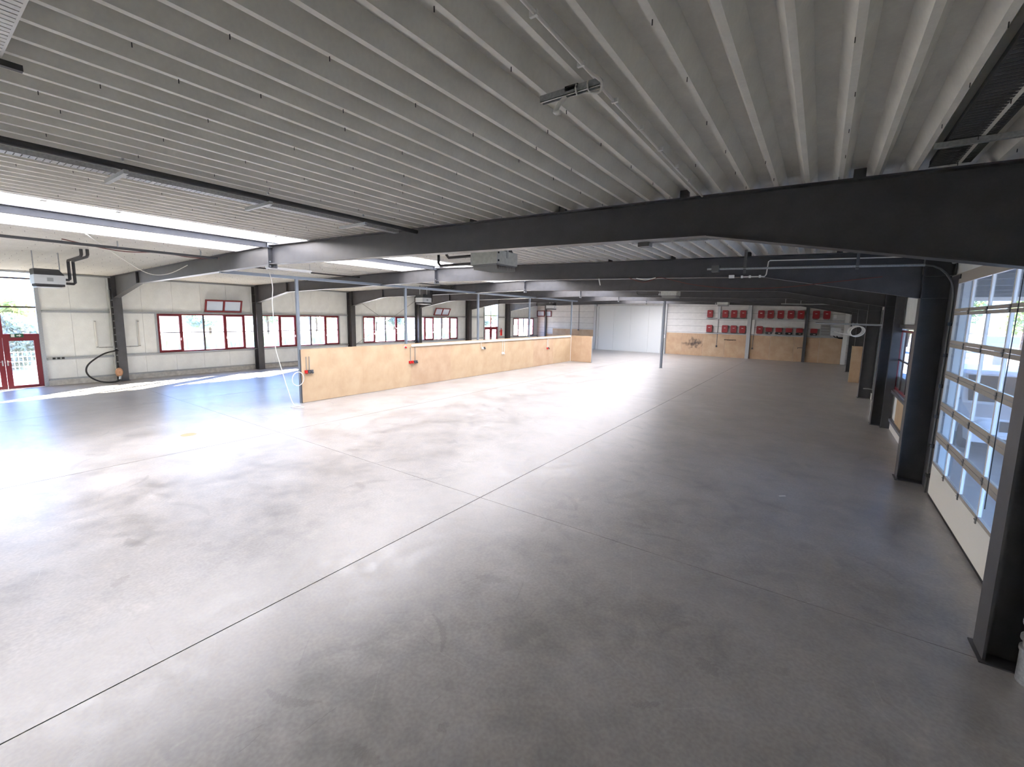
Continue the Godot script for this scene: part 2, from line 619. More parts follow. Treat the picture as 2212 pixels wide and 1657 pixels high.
func strip(parent: Node, x0: float, x1: float, z0: float, z1: float, y0: float, y1: float, m: String, origin: float, pitch := 1.15):
	# upright panels between z0 and z1 (z1 < z0), joints where they fall on the raster
	var z := z0
	while z > z1 + 0.02:
		var nxt := origin - pitch * ceilf((origin - z + 0.02) / pitch)
		nxt = maxf(nxt, z1)
		if nxt - z1 < 0.05:
			nxt = z1
		bx(parent, "panel", Vector3(x0, y0 + 0.003, z - 0.003), Vector3(x1, y1 - 0.003, nxt + 0.003), m)
		z = nxt

func shell_left():
	var w := structure("wall_left", "off-white sandwich panel wall with galvanised rails and window bands")
	var upper := [[ZB, -1.45], [-3.36, -31.15], [-33.1, ZE]]
	var mid := [[ZB, -1.45], [-3.36, -7.14], [-16.44, -18.26], [-27.48, -31.15], [-33.1, -35.72], [-39.42, ZE]]
	var skin := begin()
	var o := -4.33
	for r in upper:
		strip(w, XLW - 0.1, XLW, r[0], r[1], 2.95, 4.465, "wall_paint", o)
		strip(w, XLW - 0.1, XLW, r[0], r[1], 0.24, 1.08, "wall_paint", o)
		bx(w, "plinth", Vector3(XLW - 0.1, -0.02, r[0]), Vector3(XLW + 0.02, 0.22, r[1]), "plinth_concrete")
		span_box(skin, Vector3(XLW - 0.14, 2.93, r[0]), Vector3(XLW - 0.1, 4.7, r[1]))
		span_box(skin, Vector3(XLW - 0.14, -0.02, r[0]), Vector3(XLW - 0.1, 1.1, r[1]))
	for r in mid:
		strip(w, XLW - 0.1, XLW, r[0], r[1], 1.08, 2.95, "wall_paint", o)
		span_box(skin, Vector3(XLW - 0.14, 1.0, r[0]), Vector3(XLW - 0.1, 3.0, r[1]))
	span_box(skin, Vector3(XLW - 0.14, 4.4, ZB), Vector3(XLW - 0.1, 4.8, ZE))
	done(w, "outer_skin", skin, "cabinet_grey")
	# rails from column to column
	for i in range(-1, 6):
		var z0 := ZB - 0.2 if i < 0 else frame_z(i) - 0.16
		var z1 := frame_z(i + 1) + 0.16
		if i == 5:
			z1 = ZE + 0.02
		var parts := [[z0, z1]]
		if i == -1:
			parts = [[-3.5, z1]]
		if i == 4:
			parts = [[z0, -31.1], [-33.15, z1]]
		for p in parts:
			for h in [[2.93, 0.075, 0.09], [1.05, 0.075, 0.10], [0.22, 0.05, 0.07]]:
				var st := begin()
				var zc: float = (p[0] + p[1]) / 2
				var len: float = p[0] - p[1]
				add_box(st, Vector3(h[2] / 2, 0, 0), Vector3(h[2], 0.008, len))
				add_box(st, Vector3(h[2] - 0.004, -h[1] / 2, 0), Vector3(0.008, h[1], len))
				add_box(st, Vector3(h[2] / 2, -h[1], 0), Vector3(h[2], 0.008, len))
				done(w, "rail", st, "galvanised", Vector3(XLW, h[0] + h[1] / 2 + 0.03, zc))
	bx(w, "eaves_angle", Vector3(XLW, 4.40, ZB), Vector3(XLW + 0.05, 4.455, ZE), "galvanised")
	ribbon_window("window_1", XLW, 1.0, -7.14, 10, [0, 3, 6, 9], 1.12, 2.92)
	ribbon_window("window_2", XLW, 1.0, -18.24, 10, [0, 3, 6, 9], 1.12, 2.92)
	ribbon_window("window_3", XLW, 1.0, -35.72, 4, [0, 3], 1.12, 2.92)
	tall_door("door_1", -1.45, -3.36)
	tall_door("door_2", -31.15, -33.1)

func ribbon_window(called: String, x: float, dir: float, z0: float, n: int, opening: Array, y0: float, y1: float, deep := 0.07):
	var w := structure(called, "red framed ribbon window of %s tall panes with thin middle bars" % ["two", "", "four", "five", "", "", "", "", "ten"][n - 2])
	var p := 0.93
	var z1 := z0 - p * n
	var xa := x - deep * dir
	var xb := x + 0.012 * dir
	var st := begin()
	span_box(st, Vector3(xa, y0, z0), Vector3(xb, y0 + 0.06, z1))
	span_box(st, Vector3(xa, y1 - 0.06, z0), Vector3(xb, y1, z1))
	span_box(st, Vector3(xa, y0 + 0.06, z0), Vector3(xb, y1 - 0.06, z0 - 0.05))
	span_box(st, Vector3(xa, y0 + 0.06, z1 + 0.05), Vector3(xb, y1 - 0.06, z1))
	done(w, "frame", st, "red_frame")
	bx(w, "sill", Vector3(x - 0.1 * dir, y0 - 0.03, z0 + 0.02), Vector3(x + 0.06 * dir, y0, z1 - 0.02), "galvanised")
	bx(w, "reveal", Vector3(x - 0.06 * dir, y0, z0 + 0.07), Vector3(x + 0.03 * dir, y1, z0), "galvanised")
	bx(w, "reveal", Vector3(x - 0.06 * dir, y0, z1), Vector3(x + 0.03 * dir, y1, z1 - 0.07), "galvanised")
	for k in range(1, n):
		var zc := z0 - p * k
		var red: bool = opening.has(k) or opening.has(k - 1)
		bx(w, "mullion", Vector3(xa, y0 + 0.06, zc + (0.04 if red else 0.035)), Vector3(xb, y1 - 0.06, zc - (0.04 if red else 0.035)), "red_frame" if red else "bar_dark")
	for k in n:
		var a := z0 - p * k - 0.04
		var b := z0 - p * (k + 1) + 0.04
		var lo := y0 + 0.06
		var hi := y1 - 0.06
		var host: Node = w
		if opening.has(k):
			st = begin()
			var xs := xa + 0.02 * dir
			var xe := xb + 0.02 * dir
			span_box(st, Vector3(xs, lo, a), Vector3(xe, lo + 0.05, b))
			span_box(st, Vector3(xs, hi - 0.05, a), Vector3(xe, hi, b))
			span_box(st, Vector3(xs, lo + 0.05, a), Vector3(xe, hi - 0.05, a - 0.045))
			span_box(st, Vector3(xs, lo + 0.05, b + 0.045), Vector3(xe, hi - 0.05, b))
			host = done(w, "sash", st, "red_frame")
			var hz := b + 0.02 if k % 2 == 0 else a - 0.02
			st = begin()
			add_box(st, Vector3(0, 0, 0), Vector3(0.02, 0.09, 0.03))
			add_box(st, Vector3(0.03 * dir, 0.02, 0), Vector3(0.02, 0.12, 0.022))
			done(host, "handle", st, "white_lacquer", Vector3(xe + 0.01 * dir, 1.72, hz))
			lo += 0.05
			hi -= 0.05
			a -= 0.045
			b += 0.045
		var bar := 2.04
		var gx := x - deep * 0.5 * dir
		bx(host, "glazing_bar", Vector3(gx - 0.018 * dir, bar - 0.02, a), Vector3(gx + 0.018 * dir, bar + 0.02, b), "bar_dark")
		bx(host, "pane", Vector3(gx - 0.003 * dir, lo, a), Vector3(gx + 0.003 * dir, bar - 0.02, b), "glass")
		bx(host, "pane", Vector3(gx - 0.003 * dir, bar + 0.02, a), Vector3(gx + 0.003 * dir, hi, b), "glass")

func tall_door(called: String, z0: float, z1: float):
	var w := structure(called, "red glazed double door under tall glazing, beside the %s" % ["black hose loop", "fire extinguisher"][0 if called == "door_1" else 1])
	var x := XLW
	var zm := (z0 + z1) / 2
	var top := 4.40
	for z in [z0, z1]:
		var d := 1.0 if z == z0 else -1.0
		bx(w, "jamb_post", Vector3(x - 0.12, 0, z + 0.12 * d), Vector3(x + 0.06, top + 0.04, z), "galvanised")
	bx(w, "head", Vector3(x - 0.08, top, z0), Vector3(x + 0.03, top + 0.06, z1), "galvanised")
	bx(w, "transom", Vector3(x - 0.06, 1.95, z0), Vector3(x + 0.03, 2.09, z1), "red_frame")
	bx(w, "mullion", Vector3(x - 0.05, 2.09, zm + 0.035), Vector3(x + 0.01, 3.08, zm - 0.035), "red_frame")
	bx(w, "mullion", Vector3(x - 0.05, 3.14, zm + 0.02), Vector3(x + 0.0, top, zm - 0.02), "bar_dark")
	for y in [3.11, 4.19]:
		bx(w, "glazing_bar", Vector3(x - 0.05, y - 0.03, z0), Vector3(x + 0.005, y + 0.03, z1), "bar_dark")
	var leaf_w := (z0 - z1) / 2
	for k in 2:
		var a := z0 - leaf_w * k - 0.005
		var b := a - leaf_w + 0.01
		for y in [[2.09, 3.08], [3.14, 4.16], [4.22, top]]:
			bx(w, "pane", Vector3(x - 0.03, y[0], a - 0.03), Vector3(x - 0.024, y[1], b + 0.03), "glass")
		var st := begin()
		span_box(st, Vector3(x - 0.05, 0.01, a), Vector3(x + 0.02, 1.95, a - 0.15))
		span_box(st, Vector3(x - 0.05, 0.01, b + 0.15), Vector3(x + 0.02, 1.95, b))
		span_box(st, Vector3(x - 0.05, 1.83, a - 0.15), Vector3(x + 0.02, 1.95, b + 0.15))
		span_box(st, Vector3(x - 0.05, 0.01, a - 0.15), Vector3(x + 0.02, 0.12, b + 0.15))
		var leaf := done(w, "leaf", st, "red_frame")
		bx(leaf, "pane", Vector3(x - 0.03, 0.12, a - 0.15), Vector3(x - 0.024, 1.83, b + 0.15), "glass")
		st = begin()
		var hz := b + 0.06 if k == 0 else a - 0.06
		add_box(st, Vector3(0.01, 0, 0), Vector3(0.015, 0.2, 0.035))
		add_tube(st, [Vector3(0.01, 0.05, 0), Vector3(0.06, 0.05, 0), Vector3(0.065, 0.05, 0.12 * (1 if k == 0 else -1))], 0.01, 6)
		done(leaf, "handle", st, "aluminium", Vector3(x + 0.02, 1.0, hz))

func shell_end():
	var w := structure("wall_end", "white horizontal panel wall at the hall's end with plywood dado")
	var rows := [0.0, 0.30, 0.86, 1.42, 1.98, 2.539, 3.098, 3.655, 4.244, 5.1]
	for seg in [[-25.2, -18.2], [-11.45, -7.0], [-7.0, -4.77], [-4.77, -0.93], [-0.93, 2.1]]:
		for r in rows.size() - 1:
			bx(w, "panel", Vector3(seg[0], rows[r] + 0.011, ZE - 0.1), Vector3(seg[1], rows[r + 1] - 0.011, ZE), "end_paint")
	bx(w, "head_panel", Vector3(-18.2, 4.24, ZE - 0.1), Vector3(-11.45, 5.1, ZE), "end_paint")
	bx(w, "backing", Vector3(-25.3, -0.02, ZE - 0.16), Vector3(2.2, 5.3, ZE - 0.06), "pipe_grey")
	for p in [[-18.22, 0.25, "galvanised", 0.0], [-11.45, 0.25, "galvanised", 0.0], [-4.77, 0.26, "galvanised", 0.0], [-23.9, 0.16, "steel_paint", 0.0], [-0.93, 0.2, "steel_paint", 0.0], [-7.05, 0.2, "galvanised", 3.2], [1.5, 0.26, "white_lacquer", 0.0]]:
		bx(w, "post", Vector3(p[0] - p[1] / 2, p[3], ZE), Vector3(p[0] + p[1] / 2, roof_y(p[0]), ZE + 0.2), p[2])
	# white sliding gate of upright boards
	var g := structure("door_3", "large white gate of wide upright boards in the end wall")
	var cuts := [-17.88, -16.31, -14.66, -12.95, -11.78]
	for k in 4:
		bx(g, "board", Vector3(cuts[k] + 0.005, 0.0, ZE + 0.02), Vector3(cuts[k + 1] - 0.005, 4.17, ZE + 0.06), "gate_white")
	bx(g, "gate_backing", Vector3(-17.9, 0.0, ZE - 0.1), Vector3(-11.75, 4.24, ZE + 0.02), "gate_white")
	bx(g, "jamb", Vector3(-18.09, 0.0, ZE), Vector3(-17.89, 4.24, ZE + 0.12), "gate_white")
	bx(g, "head", Vector3(-17.89, 4.17, ZE), Vector3(-11.6, 4.26, ZE + 0.12), "gate_white")
	# plywood dado
	var sheets := [[-11.3, -9.95, "plywood_old"], [-9.95, -8.2, "stain"], [-8.2, -6.5, "chipboard"], [-6.5, -4.92, "plywood_old"], [-4.62, -3.2, "plywood_old"], [-3.2, -1.6, "chipboard"], [-1.6, 0.0, "plywood_old"], [0.0, 1.36, "chipboard"], [-23.05, -21.5, "chipboard"], [-21.5, -20.0, "plywood_old"], [-20.0, -18.36, "chipboard"]]
	for s in sheets:
		var a: float = s[0] + 0.004
		var b: float = s[1] - 0.004
		if s[2] == "stain":
			var st := begin()
			add_box(st, Vector3((a + b) / 2, 0.95, ZE + 0.012), Vector3(b - a, 1.9, 0.02))
			var qs := [Vector3(a, 0, 0), Vector3(b, 0, 0), Vector3(b, 1.9, 0), Vector3(a, 1.9, 0)]
			var uv := [Vector2(0, 1), Vector2(1, 1), Vector2(1, 0), Vector2(0, 0)]
			var face := SurfaceTool.new()
			face.begin(Mesh.PRIMITIVE_TRIANGLES)
			for i in [0, 2, 1, 0, 3, 2]:
				face.set_normal(Vector3.BACK)
				face.set_uv(uv[i])
				face.add_vertex(qs[i])
			var sh := done(w, "dado_sheet", st, "plywood_old")
			done(sh, "sheet_face", face, "plywood_stained", Vector3(0, 0, ZE + 0.0225))
		else:
			bx(w, "dado_sheet", Vector3(a, 0.0, ZE), Vector3(b, 1.9, ZE + 0.022), s[2])
	bx(w, "dado_sheet", Vector3(-24.0, 0.0, ZE), Vector3(-23.06, 1.32, ZE + 0.022), "plywood_old")

func shell_right():
	var w := structure("wall_right", "off-white panel wall behind dark columns, with sectional gate and window")
	var skin := begin()
	var x0 := XRW
	var x1 := XRW + 0.1
	for r in [[ZB, -5.72, 0.0, 4.46], [-5.72, -11.45, 3.95, 4.46], [-10.75, -12.3, 0.0, 3.95], [-5.72, -5.95, 0.0, 3.95], [-11.45, -12.3, 3.95, 4.46], [-12.3, -17.05, 2.93, 4.46], [-12.3, -17.05, 0.2, 1.14], [-17.05, ZE, 0.2, 4.46]]:
		strip(w, x0, x1, r[0], r[1], r[2], r[3], "wall_paint", -5.72)
		span_box(skin, Vector3(x1, r[2] - 0.02, r[0]), Vector3(x1 + 0.04, r[3] + 0.4, r[1]))
	done(w, "outer_skin", skin, "cabinet_grey")
	bx(w, "plinth", Vector3(x0 - 0.04, 0.0, -11.7), Vector3(x1, 0.24, -16.7), "white_lacquer")
	bx(w, "plinth", Vector3(x0 - 0.04, 0.0, -17.3), Vector3(x1, 0.24, ZE), "white_lacquer")
	bx(w, "rail", Vector3(x0 - 0.08, 0.24, -11.7), Vector3(x0, 0.32, -16.7), "post_grey")
	bx(w, "rail", Vector3(x0 - 0.1, 1.08, -11.7), Vector3(x0, 1.16, -16.7), "steel_paint")
	bx(w, "rail", Vector3(x0 - 0.1, 2.96, -11.7), Vector3(x0, 3.06, -16.7), "steel_paint")
	bx(w, "dado_sheet", Vector3(x0 - 0.03, 0.33, -12.0), Vector3(x0 - 0.005, 1.07, -16.0), "plywood")
	ribbon_window("window_4", XRW, -1.0, -12.37, 5, [1], 1.18, 2.9, 0.02)

func shell_back():
	var w := structure("wall_back", "plain off-white wall closing the near end of the hall")
	bx(w, "panel", Vector3(XLW - 0.1, -0.02, ZB), Vector3(XRW + 0.1, 5.2, ZB + 0.15), "wall_paint")
	sectional_gate()

func sectional_gate():
	var g := structure("door_4", "sectional gate with six rows of glazed panes over a solid bottom panel")
	var xi := 1.855
	var xo := 1.895
	var za := -6.0
	var zb := -10.62
	var rails := [[0.55, 0.65], [1.045, 1.19], [1.60, 1.735], [2.165, 2.285], [2.70, 2.82], [3.25, 3.36], [3.785, 3.87]]
	var n := 5
	var p := (za - zb) / n
	# bottom panel
	var base := bx(g, "section", Vector3(xi, 0.05, za), Vector3(xo, 0.60, zb), "door_panel")
	bx(base, "rubber_seal", Vector3(xi + 0.005, 0.0, za), Vector3(xo - 0.005, 0.05, zb), "black_rubber")
	for c in base.get_children():
		c.position -= base.position
	for r in 6:
		var y0: float = (rails[r][0] + rails[r][1]) / 2
		var y1: float = (rails[r + 1][0] + rails[r + 1][1]) / 2
		if r == 0:
			y0 = 0.60
		if r == 5:
			y1 = rails[6][1]
		var lo: float = rails[r][1]
		var hi: float = rails[r + 1][0]
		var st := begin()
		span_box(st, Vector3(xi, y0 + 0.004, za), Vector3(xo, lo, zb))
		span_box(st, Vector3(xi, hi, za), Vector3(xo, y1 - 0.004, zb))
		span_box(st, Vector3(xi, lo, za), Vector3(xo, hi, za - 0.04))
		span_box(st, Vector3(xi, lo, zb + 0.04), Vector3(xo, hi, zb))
		var sec := done(g, "section", st, "gate_rail_shaded")
		for k in n:
			var a := za - p * k
			if k > 0:
				bx(sec, "mullion", Vector3(xi + 0.003, lo, a + 0.025), Vector3(xo - 0.003, hi, a - 0.025), "white_lacquer")
				st = begin()
				add_box(st, Vector3(-0.006, 0.02, 0), Vector3(0.012, 0.05, 0.05))
				add_box(st, Vector3(-0.006, -0.03, 0), Vector3(0.012, 0.04, 0.04))
				add_tube(st, [Vector3(-0.012, 0, -0.03), Vector3(-0.012, 0, 0.03)], 0.009, 6)
				done(sec, "hinge", st, "pipe_grey", Vector3(xi, y0, a))
			bx(sec, "pane", Vector3(xi + 0.015, lo, a - 0.03), Vector3(xi + 0.021, hi, a - p + 0.03), "door_glazing")
	# guides: upright, bend and level run of each side
	for z in [za + 0.06, zb - 0.07]:
		var pts := [Vector3(1.83, 0.02, z), Vector3(1.83, 3.55, z)]
		for k in range(1, 7):
			var t := k / 6.0 * PI / 2
			pts.append(Vector3(1.83 - 0.42 * (1 - cos(t)), 3.55 + 0.58 * sin(t), z))
		var lift := -0.03 if z > -8.0 else 0.07
		for k in pts.size():
			if pts[k].y > 3.6:
				pts[k].y += (pts[k].y - 3.55) / 0.58 * (lift - 0.07)
		pipe(g, "guide_track", pts, 0.017, "track_grey", 6)
		pipe(g, "level_track", [pts[-1], Vector3(-2.2, 4.15 + lift, z)], 0.024, "galvanised", 6)
		for y in [0.35, 0.9, 1.45, 2.0, 2.55, 3.1]:
			bx(g, "roller_bracket", Vector3(1.8, y - 0.03, z - 0.04), Vector3(1.92, y + 0.03, z + 0.04), "pipe_dark")
		for x in [-1.45, 0.46]:
			bx(g, "hanger", Vector3(x - 0.025, 4.1, z - 0.02), Vector3(x + 0.025, roof_y(x) + 0.05, z + 0.02), "track_grey")
		bx(g, "buffer", Vector3(-2.1, 4.08 + lift, z - 0.07), Vector3(-1.95, 4.22 + lift, z + 0.07), "track_grey")
	for z in [[za, -5.86], [zb, -11.3]]:
		bx(g, "jamb", Vector3(1.87, 0.0, z[0]), Vector3(1.93, 3.95, z[1]), "steel_paint")
	bx(g, "lintel", Vector3(1.88, 3.87, -5.86), Vector3(1.93, 3.97, -11.3), "gate_rail_shaded")
	pipe(g, "torsion_shaft", [Vector3(1.78, 4.16, za + 0.1), Vector3(1.78, 4.16, zb - 0.1)], 0.03, "galvanised")
	pipe(g, "pull_cord", smooth_path([Vector3(1.80, 3.9, -7.35), Vector3(1.79, 2.2, -7.36), Vector3(1.80, 0.9, -7.38)]), 0.005, "black_rubber", 6)

# ---------------------------------------------------------------- outside
func leaf_cloud(st: SurfaceTool, c: Vector3, r: Vector3, n: int, size: float):
	for i in n:
		var d := Vector3(rng.randfn(), rng.randfn(), rng.randfn()).normalized() * pow(rng.randf(), 0.4)
		var p := c + d * r
		var u := Vector3(rng.randfn(), rng.randfn(), rng.randfn()).normalized()
		var v := u.cross(Vector3(rng.randfn(), rng.randfn(), rng.randfn())).normalized()
		var nn := u.cross(v)
		var s := size * rng.randf_range(0.6, 1.4)
		quad(st, p - u * s, p - v * s * 0.5, p + u * s, p + v * s * 0.5, nn)

func tree(called: String, label: String, at: Vector3, h: float, w: float, m: String, group: String):
	var t := thing(called, label, "tree", at, group)
	pipe(t, "trunk", [Vector3.ZERO, Vector3(0.1, h * 0.3, 0), Vector3(0, h * 0.6, 0.1)], 0.14, "bark", 6)
	var st := begin()
	for k in 7:
		var c := Vector3(rng.randf_range(-0.5, 0.5) * w, h * rng.randf_range(0.4, 0.85), rng.randf_range(-0.5, 0.5) * w)
		leaf_cloud(st, c, Vector3(w * 0.45, h * 0.2, w * 0.45), 170, 0.22)
	done(t, "crown", st, m)

func outdoors():
	var g := structure("ground", "pale paving and grey asphalt round the hall")
	bx(g, "paving", Vector3(-110, -0.4, 60), Vector3(-25.1, -0.03, -130), "yard_paving")
	bx(g, "asphalt", Vector3(2.0, -0.4, 60), Vector3(110, -0.03, -190), "asphalt")
	bx(g, "subsoil", Vector3(-25.1, -0.6, 60), Vector3(2.0, -0.3, -190), "asphalt")
	# bar fence seen through the glazed double door
	var f := thing("bar_fence", "white upright bar fence outside the glazed double door", "fence", Vector3(-28.6, -0.03, 0))
	for k in 52:
		bx(f, "bar", Vector3(-0.012, 0.04, 1.4 - 0.13 * k - 0.012), Vector3(0.012, 1.22, 1.4 - 0.13 * k + 0.012), "white_lacquer")
	for y in [0.1, 0.32, 0.54, 0.76, 0.98, 1.18]:
		bx(f, "cross_bar", Vector3(0.012, y - 0.012, 1.45), Vector3(0.03, y + 0.012, -5.3), "white_lacquer")
	for z in [1.4, -1.9, -5.3]:
		bx(f, "post", Vector3(-0.06, 0.0, z - 0.03), Vector3(-0.012, 1.28, z + 0.03), "white_lacquer")
	for k in 4:
		var h := thing("hedge_shrub", "%s grey-green shrub of the hedge behind the white bar fence" % NTH[k], "shrub", Vector3(-33.5, -0.03, 0.5 - 2.0 * k), "hedge behind the fence")
		var st := begin()
		leaf_cloud(st, Vector3(0, 1.4, 0), Vector3(0.9, 1.45, 1.02), 3600, 0.13)
		done(h, "foliage", st, "hedge_leaf")
		pipe(h, "stem", [Vector3.ZERO, Vector3(0.05, 1.6, 0)], 0.06, "bark", 6)
	for k in 3:
		tree("broadleaf_tree", "yellow-green tree behind the grey-green hedge", Vector3(-38.5, -0.03, 1.5 - 3.2 * k), rng.randf_range(3.6, 4.2), 1.6, "yellow_leaf", "trees behind the hedge")
	# ornamental grasses along the far side of the paved yard
	var protos := []
	for v in 3:
		var st := begin()
		for b in 260:
			var a := rng.randf() * TAU
			var lean := rng.randf_range(0.1, 0.75)
			var hh := rng.randf_range(0.7, 1.35)
			var d := Vector3(cos(a), 0, sin(a))
			var s := d.cross(Vector3.UP) * 0.012
			var p0 := d * rng.randf_range(0, 0.2)
			var p1 := p0 + Vector3.UP * hh * 0.6 + d * lean * 0.3
			var p2 := p0 + Vector3.UP * hh + d * lean * 0.45
			quad(st, p0 - s, p0 + s, p1 + s, p1 - s, d)
			tri(st, p1 - s, p1 + s, p2, d, d, d)
		protos.append(st.commit())
	for k in 46:
		var o := thing("grass_clump", "clump of tall pale ornamental grass across the yard from the ribbon windows", "grass", Vector3(-42.0 + rng.randf_range(-0.5, 0.5), -0.03, -8.5 - 0.95 * k + rng.randf_range(-0.2, 0.2)), "ornamental grasses across the yard")
		put(o, "blades", protos[k % 3], "grass_blade", Vector3.ZERO, Basis(Vector3.UP, rng.randf() * TAU).scaled(Vector3.ONE * rng.randf_range(0.9, 1.2)))
	for k in 10:
		tree("yard_tree", "pale green tree beyond the ornamental grasses", Vector3(-56.0 + rng.randf_range(-3, 3), -0.03, -12.0 - 7.5 * k + rng.randf_range(-2, 2)), rng.randf_range(3.2, 5.5), rng.randf_range(2.4, 4.0), "hedge_leaf", "trees beyond the grasses")
	# gate side: canopy, wing wall, van, bank of trees
	var c := thing("canopy", "dark grey ribbed canopy with white fascia outside the sectional gate", "canopy", Vector3(0, 0, 0))
	for k in 7:
		bx(c, "roof_sheet", Vector3(2.1 + 1.1 * k, 4.05, -4.0), Vector3(2.1 + 1.1 * k + 1.07, 4.13, -20.0), "canopy_grey")
	for k in 9:
		bx(c, "purlin", Vector3(2.1, 3.95, -4.1 - 1.95 * k), Vector3(9.8, 4.05, -4.2 - 1.95 * k), "canopy_grey")
	bx(c, "fascia", Vector3(2.1, 3.84, -20.0), Vector3(9.8, 4.2, -20.1), "white_lacquer")
	for z in [-4.2, -12.0, -19.5]:
		bx(c, "post", Vector3(9.5, -0.03, z - 0.08), Vector3(9.66, 4.05, z + 0.08), "post_grey")
	var ww := thing("wing_wall", "smooth white wall standing out from the hall beside the sectional gate", "wall", Vector3(2.1, -0.03, -13.0))
	bx(ww, "wall_panel", Vector3(0, 0, 0), Vector3(0.43, 3.9, -0.2), "white_lacquer")
	bx(ww, "coping", Vector3(0, 3.9, 0.02), Vector3(0.45, 3.94, -0.22), "aluminium")
	van()
	for k in 9:
		tree("bank_tree", "light green tree on the far side of the asphalt yard", Vector3(4.0 + 5.2 * k + rng.randf_range(-1, 1), -0.03, -72.0 + rng.randf_range(-6, 6)), rng.randf_range(5, 8), rng.randf_range(2.1, 2.7), "tree_leaf", "trees beyond the asphalt yard")
	var s := thing("yard_sign", "small grey sign board on a post beyond the canopy", "sign", Vector3(10.8, -0.03, -46.4))
	bx(s, "board", Vector3(-0.9, 1.5, -0.03), Vector3(0.9, 2.3, 0.03), "cabinet_grey")
	bx(s, "post", Vector3(-0.3, 0, -0.05), Vector3(0.3, 1.5, -0.03), "pipe_grey")
	var yf := thing("yard_fence", "thin wire fence across the far end of the asphalt yard", "fence", Vector3(0, -0.03, -56.0))
	for k in 12:
		bx(yf, "post", Vector3(4.0 + 2.6 * k, 0, -0.04), Vector3(4.08 + 2.6 * k, 2.4, 0.04), "pipe_grey")
	for y in [0.5, 1.1, 1.7, 2.3]:
		bx(yf, "wire", Vector3(4.0, y, -0.01), Vector3(33.0, y + 0.03, 0.01), "pipe_grey")

func van():
	# parked with its nose to the gate side; origin under the middle of the front bumper, nose towards +z
	var v := thing("van", "white delivery van parked outside the sectional gate", "van", Vector3(4.05, -0.03, -14.7))
	var side := PackedVector2Array([Vector2(0.0, 0.35), Vector2(0.05, 0.62), Vector2(-0.04, 0.95), Vector2(-0.95, 1.15), Vector2(-1.75, 1.84), Vector2(-2.1, 1.92), Vector2(-4.85, 1.9), Vector2(-4.95, 1.0), Vector2(-4.95, 0.4), Vector2(-4.35, 0.35), Vector2(-4.2, 0.62), Vector2(-3.75, 0.62), Vector2(-3.6, 0.35), Vector2(-1.25, 0.33), Vector2(-1.1, 0.62), Vector2(-0.65, 0.62), Vector2(-0.5, 0.33)])
	var st := begin()
	# side outline in (z, y), drawn out across x
	add_prism(st, side, -0.92, 0.92, Transform3D(Basis(Vector3(0, 0, 1), Vector3(0, 1, 0), Vector3(1, 0, 0)), Vector3.ZERO))
	done(v, "body", st, "van_white")
	st = begin()
	quad(st, Vector3(-0.82, 1.2, -1.0), Vector3(0.82, 1.2, -1.0), Vector3(0.74, 1.8, -1.69), Vector3(-0.74, 1.8, -1.69), Vector3(0, 0.75, 0.65))
	done(v, "windscreen", st, "van_dark", Vector3(0, 0.012, 0.012))
	for s in [-1.0, 1.0]:
		st = begin()
		add_prism(st, PackedVector2Array([Vector2(-1.25, 1.2), Vector2(-1.85, 1.72), Vector2(-2.5, 1.74), Vector2(-2.5, 1.2)]), 0.915, 0.93, Transform3D(Basis(Vector3(0, 0, 1), Vector3(0, 1, 0), Vector3(s, 0, 0)), Vector3.ZERO))
		done(v, "side_window", st, "van_dark")
		st = begin()
		add_lathe(st, [Vector2(0, -0.03), Vector2(0.14, -0.03), Vector2(0.15, 0.02), Vector2(0.1, 0.05), Vector2(0, 0.06)], 14, Transform3D(Basis(Vector3.RIGHT, PI / 2).scaled(Vector3(1.3, 0.8, 1)), Vector3(0.68 * s, 0.8, 0.0)))
		done(v, "headlight", st, "beacon_clear")
		st = begin()
		add_box(st, Vector3(1.05 * s, 1.32, -1.2), Vector3(0.2, 0.28, 0.1))
		add_box(st, Vector3(0.95 * s, 1.22, -1.22), Vector3(0.12, 0.05, 0.05))
		done(v, "mirror", st, "van_dark")
		for z in [-0.875, -3.975]:
			st = begin()
			add_lathe(st, [Vector2(0, -0.1), Vector2(0.32, -0.1), Vector2(0.34, -0.06), Vector2(0.34, 0.06), Vector2(0.32, 0.1), Vector2(0, 0.1)], 20, Transform3D(Basis(Vector3.BACK, PI / 2), Vector3(0.8 * s, 0.34, z)))
			done(v, "wheel", st, "tyre")
	bx(v, "grille", Vector3(-0.45, 0.66, 0.0), Vector3(0.45, 0.9, 0.055), "van_dark")
	st = begin()
	var ring := []
	for k in 21:
		ring.append(Vector3(cos(TAU * k / 20) * 0.09, 0.8 + sin(TAU * k / 20) * 0.09, 0.07))
	add_tube(st, ring, 0.012, 6)
	for k in 3:
		var a := PI / 2 + TAU * k / 3
		add_tube(st, [Vector3(0, 0.8, 0.07), Vector3(cos(a) * 0.09, 0.8 + sin(a) * 0.09, 0.07)], 0.01, 6)
	done(v, "badge", st, "chrome")
	bx(v, "bumper", Vector3(-0.9, 0.36, -0.1), Vector3(0.9, 0.56, 0.09), "van_white")
	bx(v, "air_intake", Vector3(-0.6, 0.4, 0.0), Vector3(0.6, 0.5, 0.1), "van_dark")

# ---------------------------------------------------------------- steel frames
func i_poly(depth: float, width: float, tf: float, tw: float) -> PackedVector2Array:
	# flanges level, web upright; x across the flange, y along the depth
	var d := depth / 2
	var w := width / 2
	var t := tw / 2
	return PackedVector2Array([Vector2(-w, -d), Vector2(w, -d), Vector2(w, -d + tf), Vector2(t, -d + tf), Vector2(t, d - tf), Vector2(w, d - tf), Vector2(w, d), Vector2(-w, d), Vector2(-w, d - tf), Vector2(-t, d - tf), Vector2(-t, -d + tf), Vector2(-w, -d + tf)])

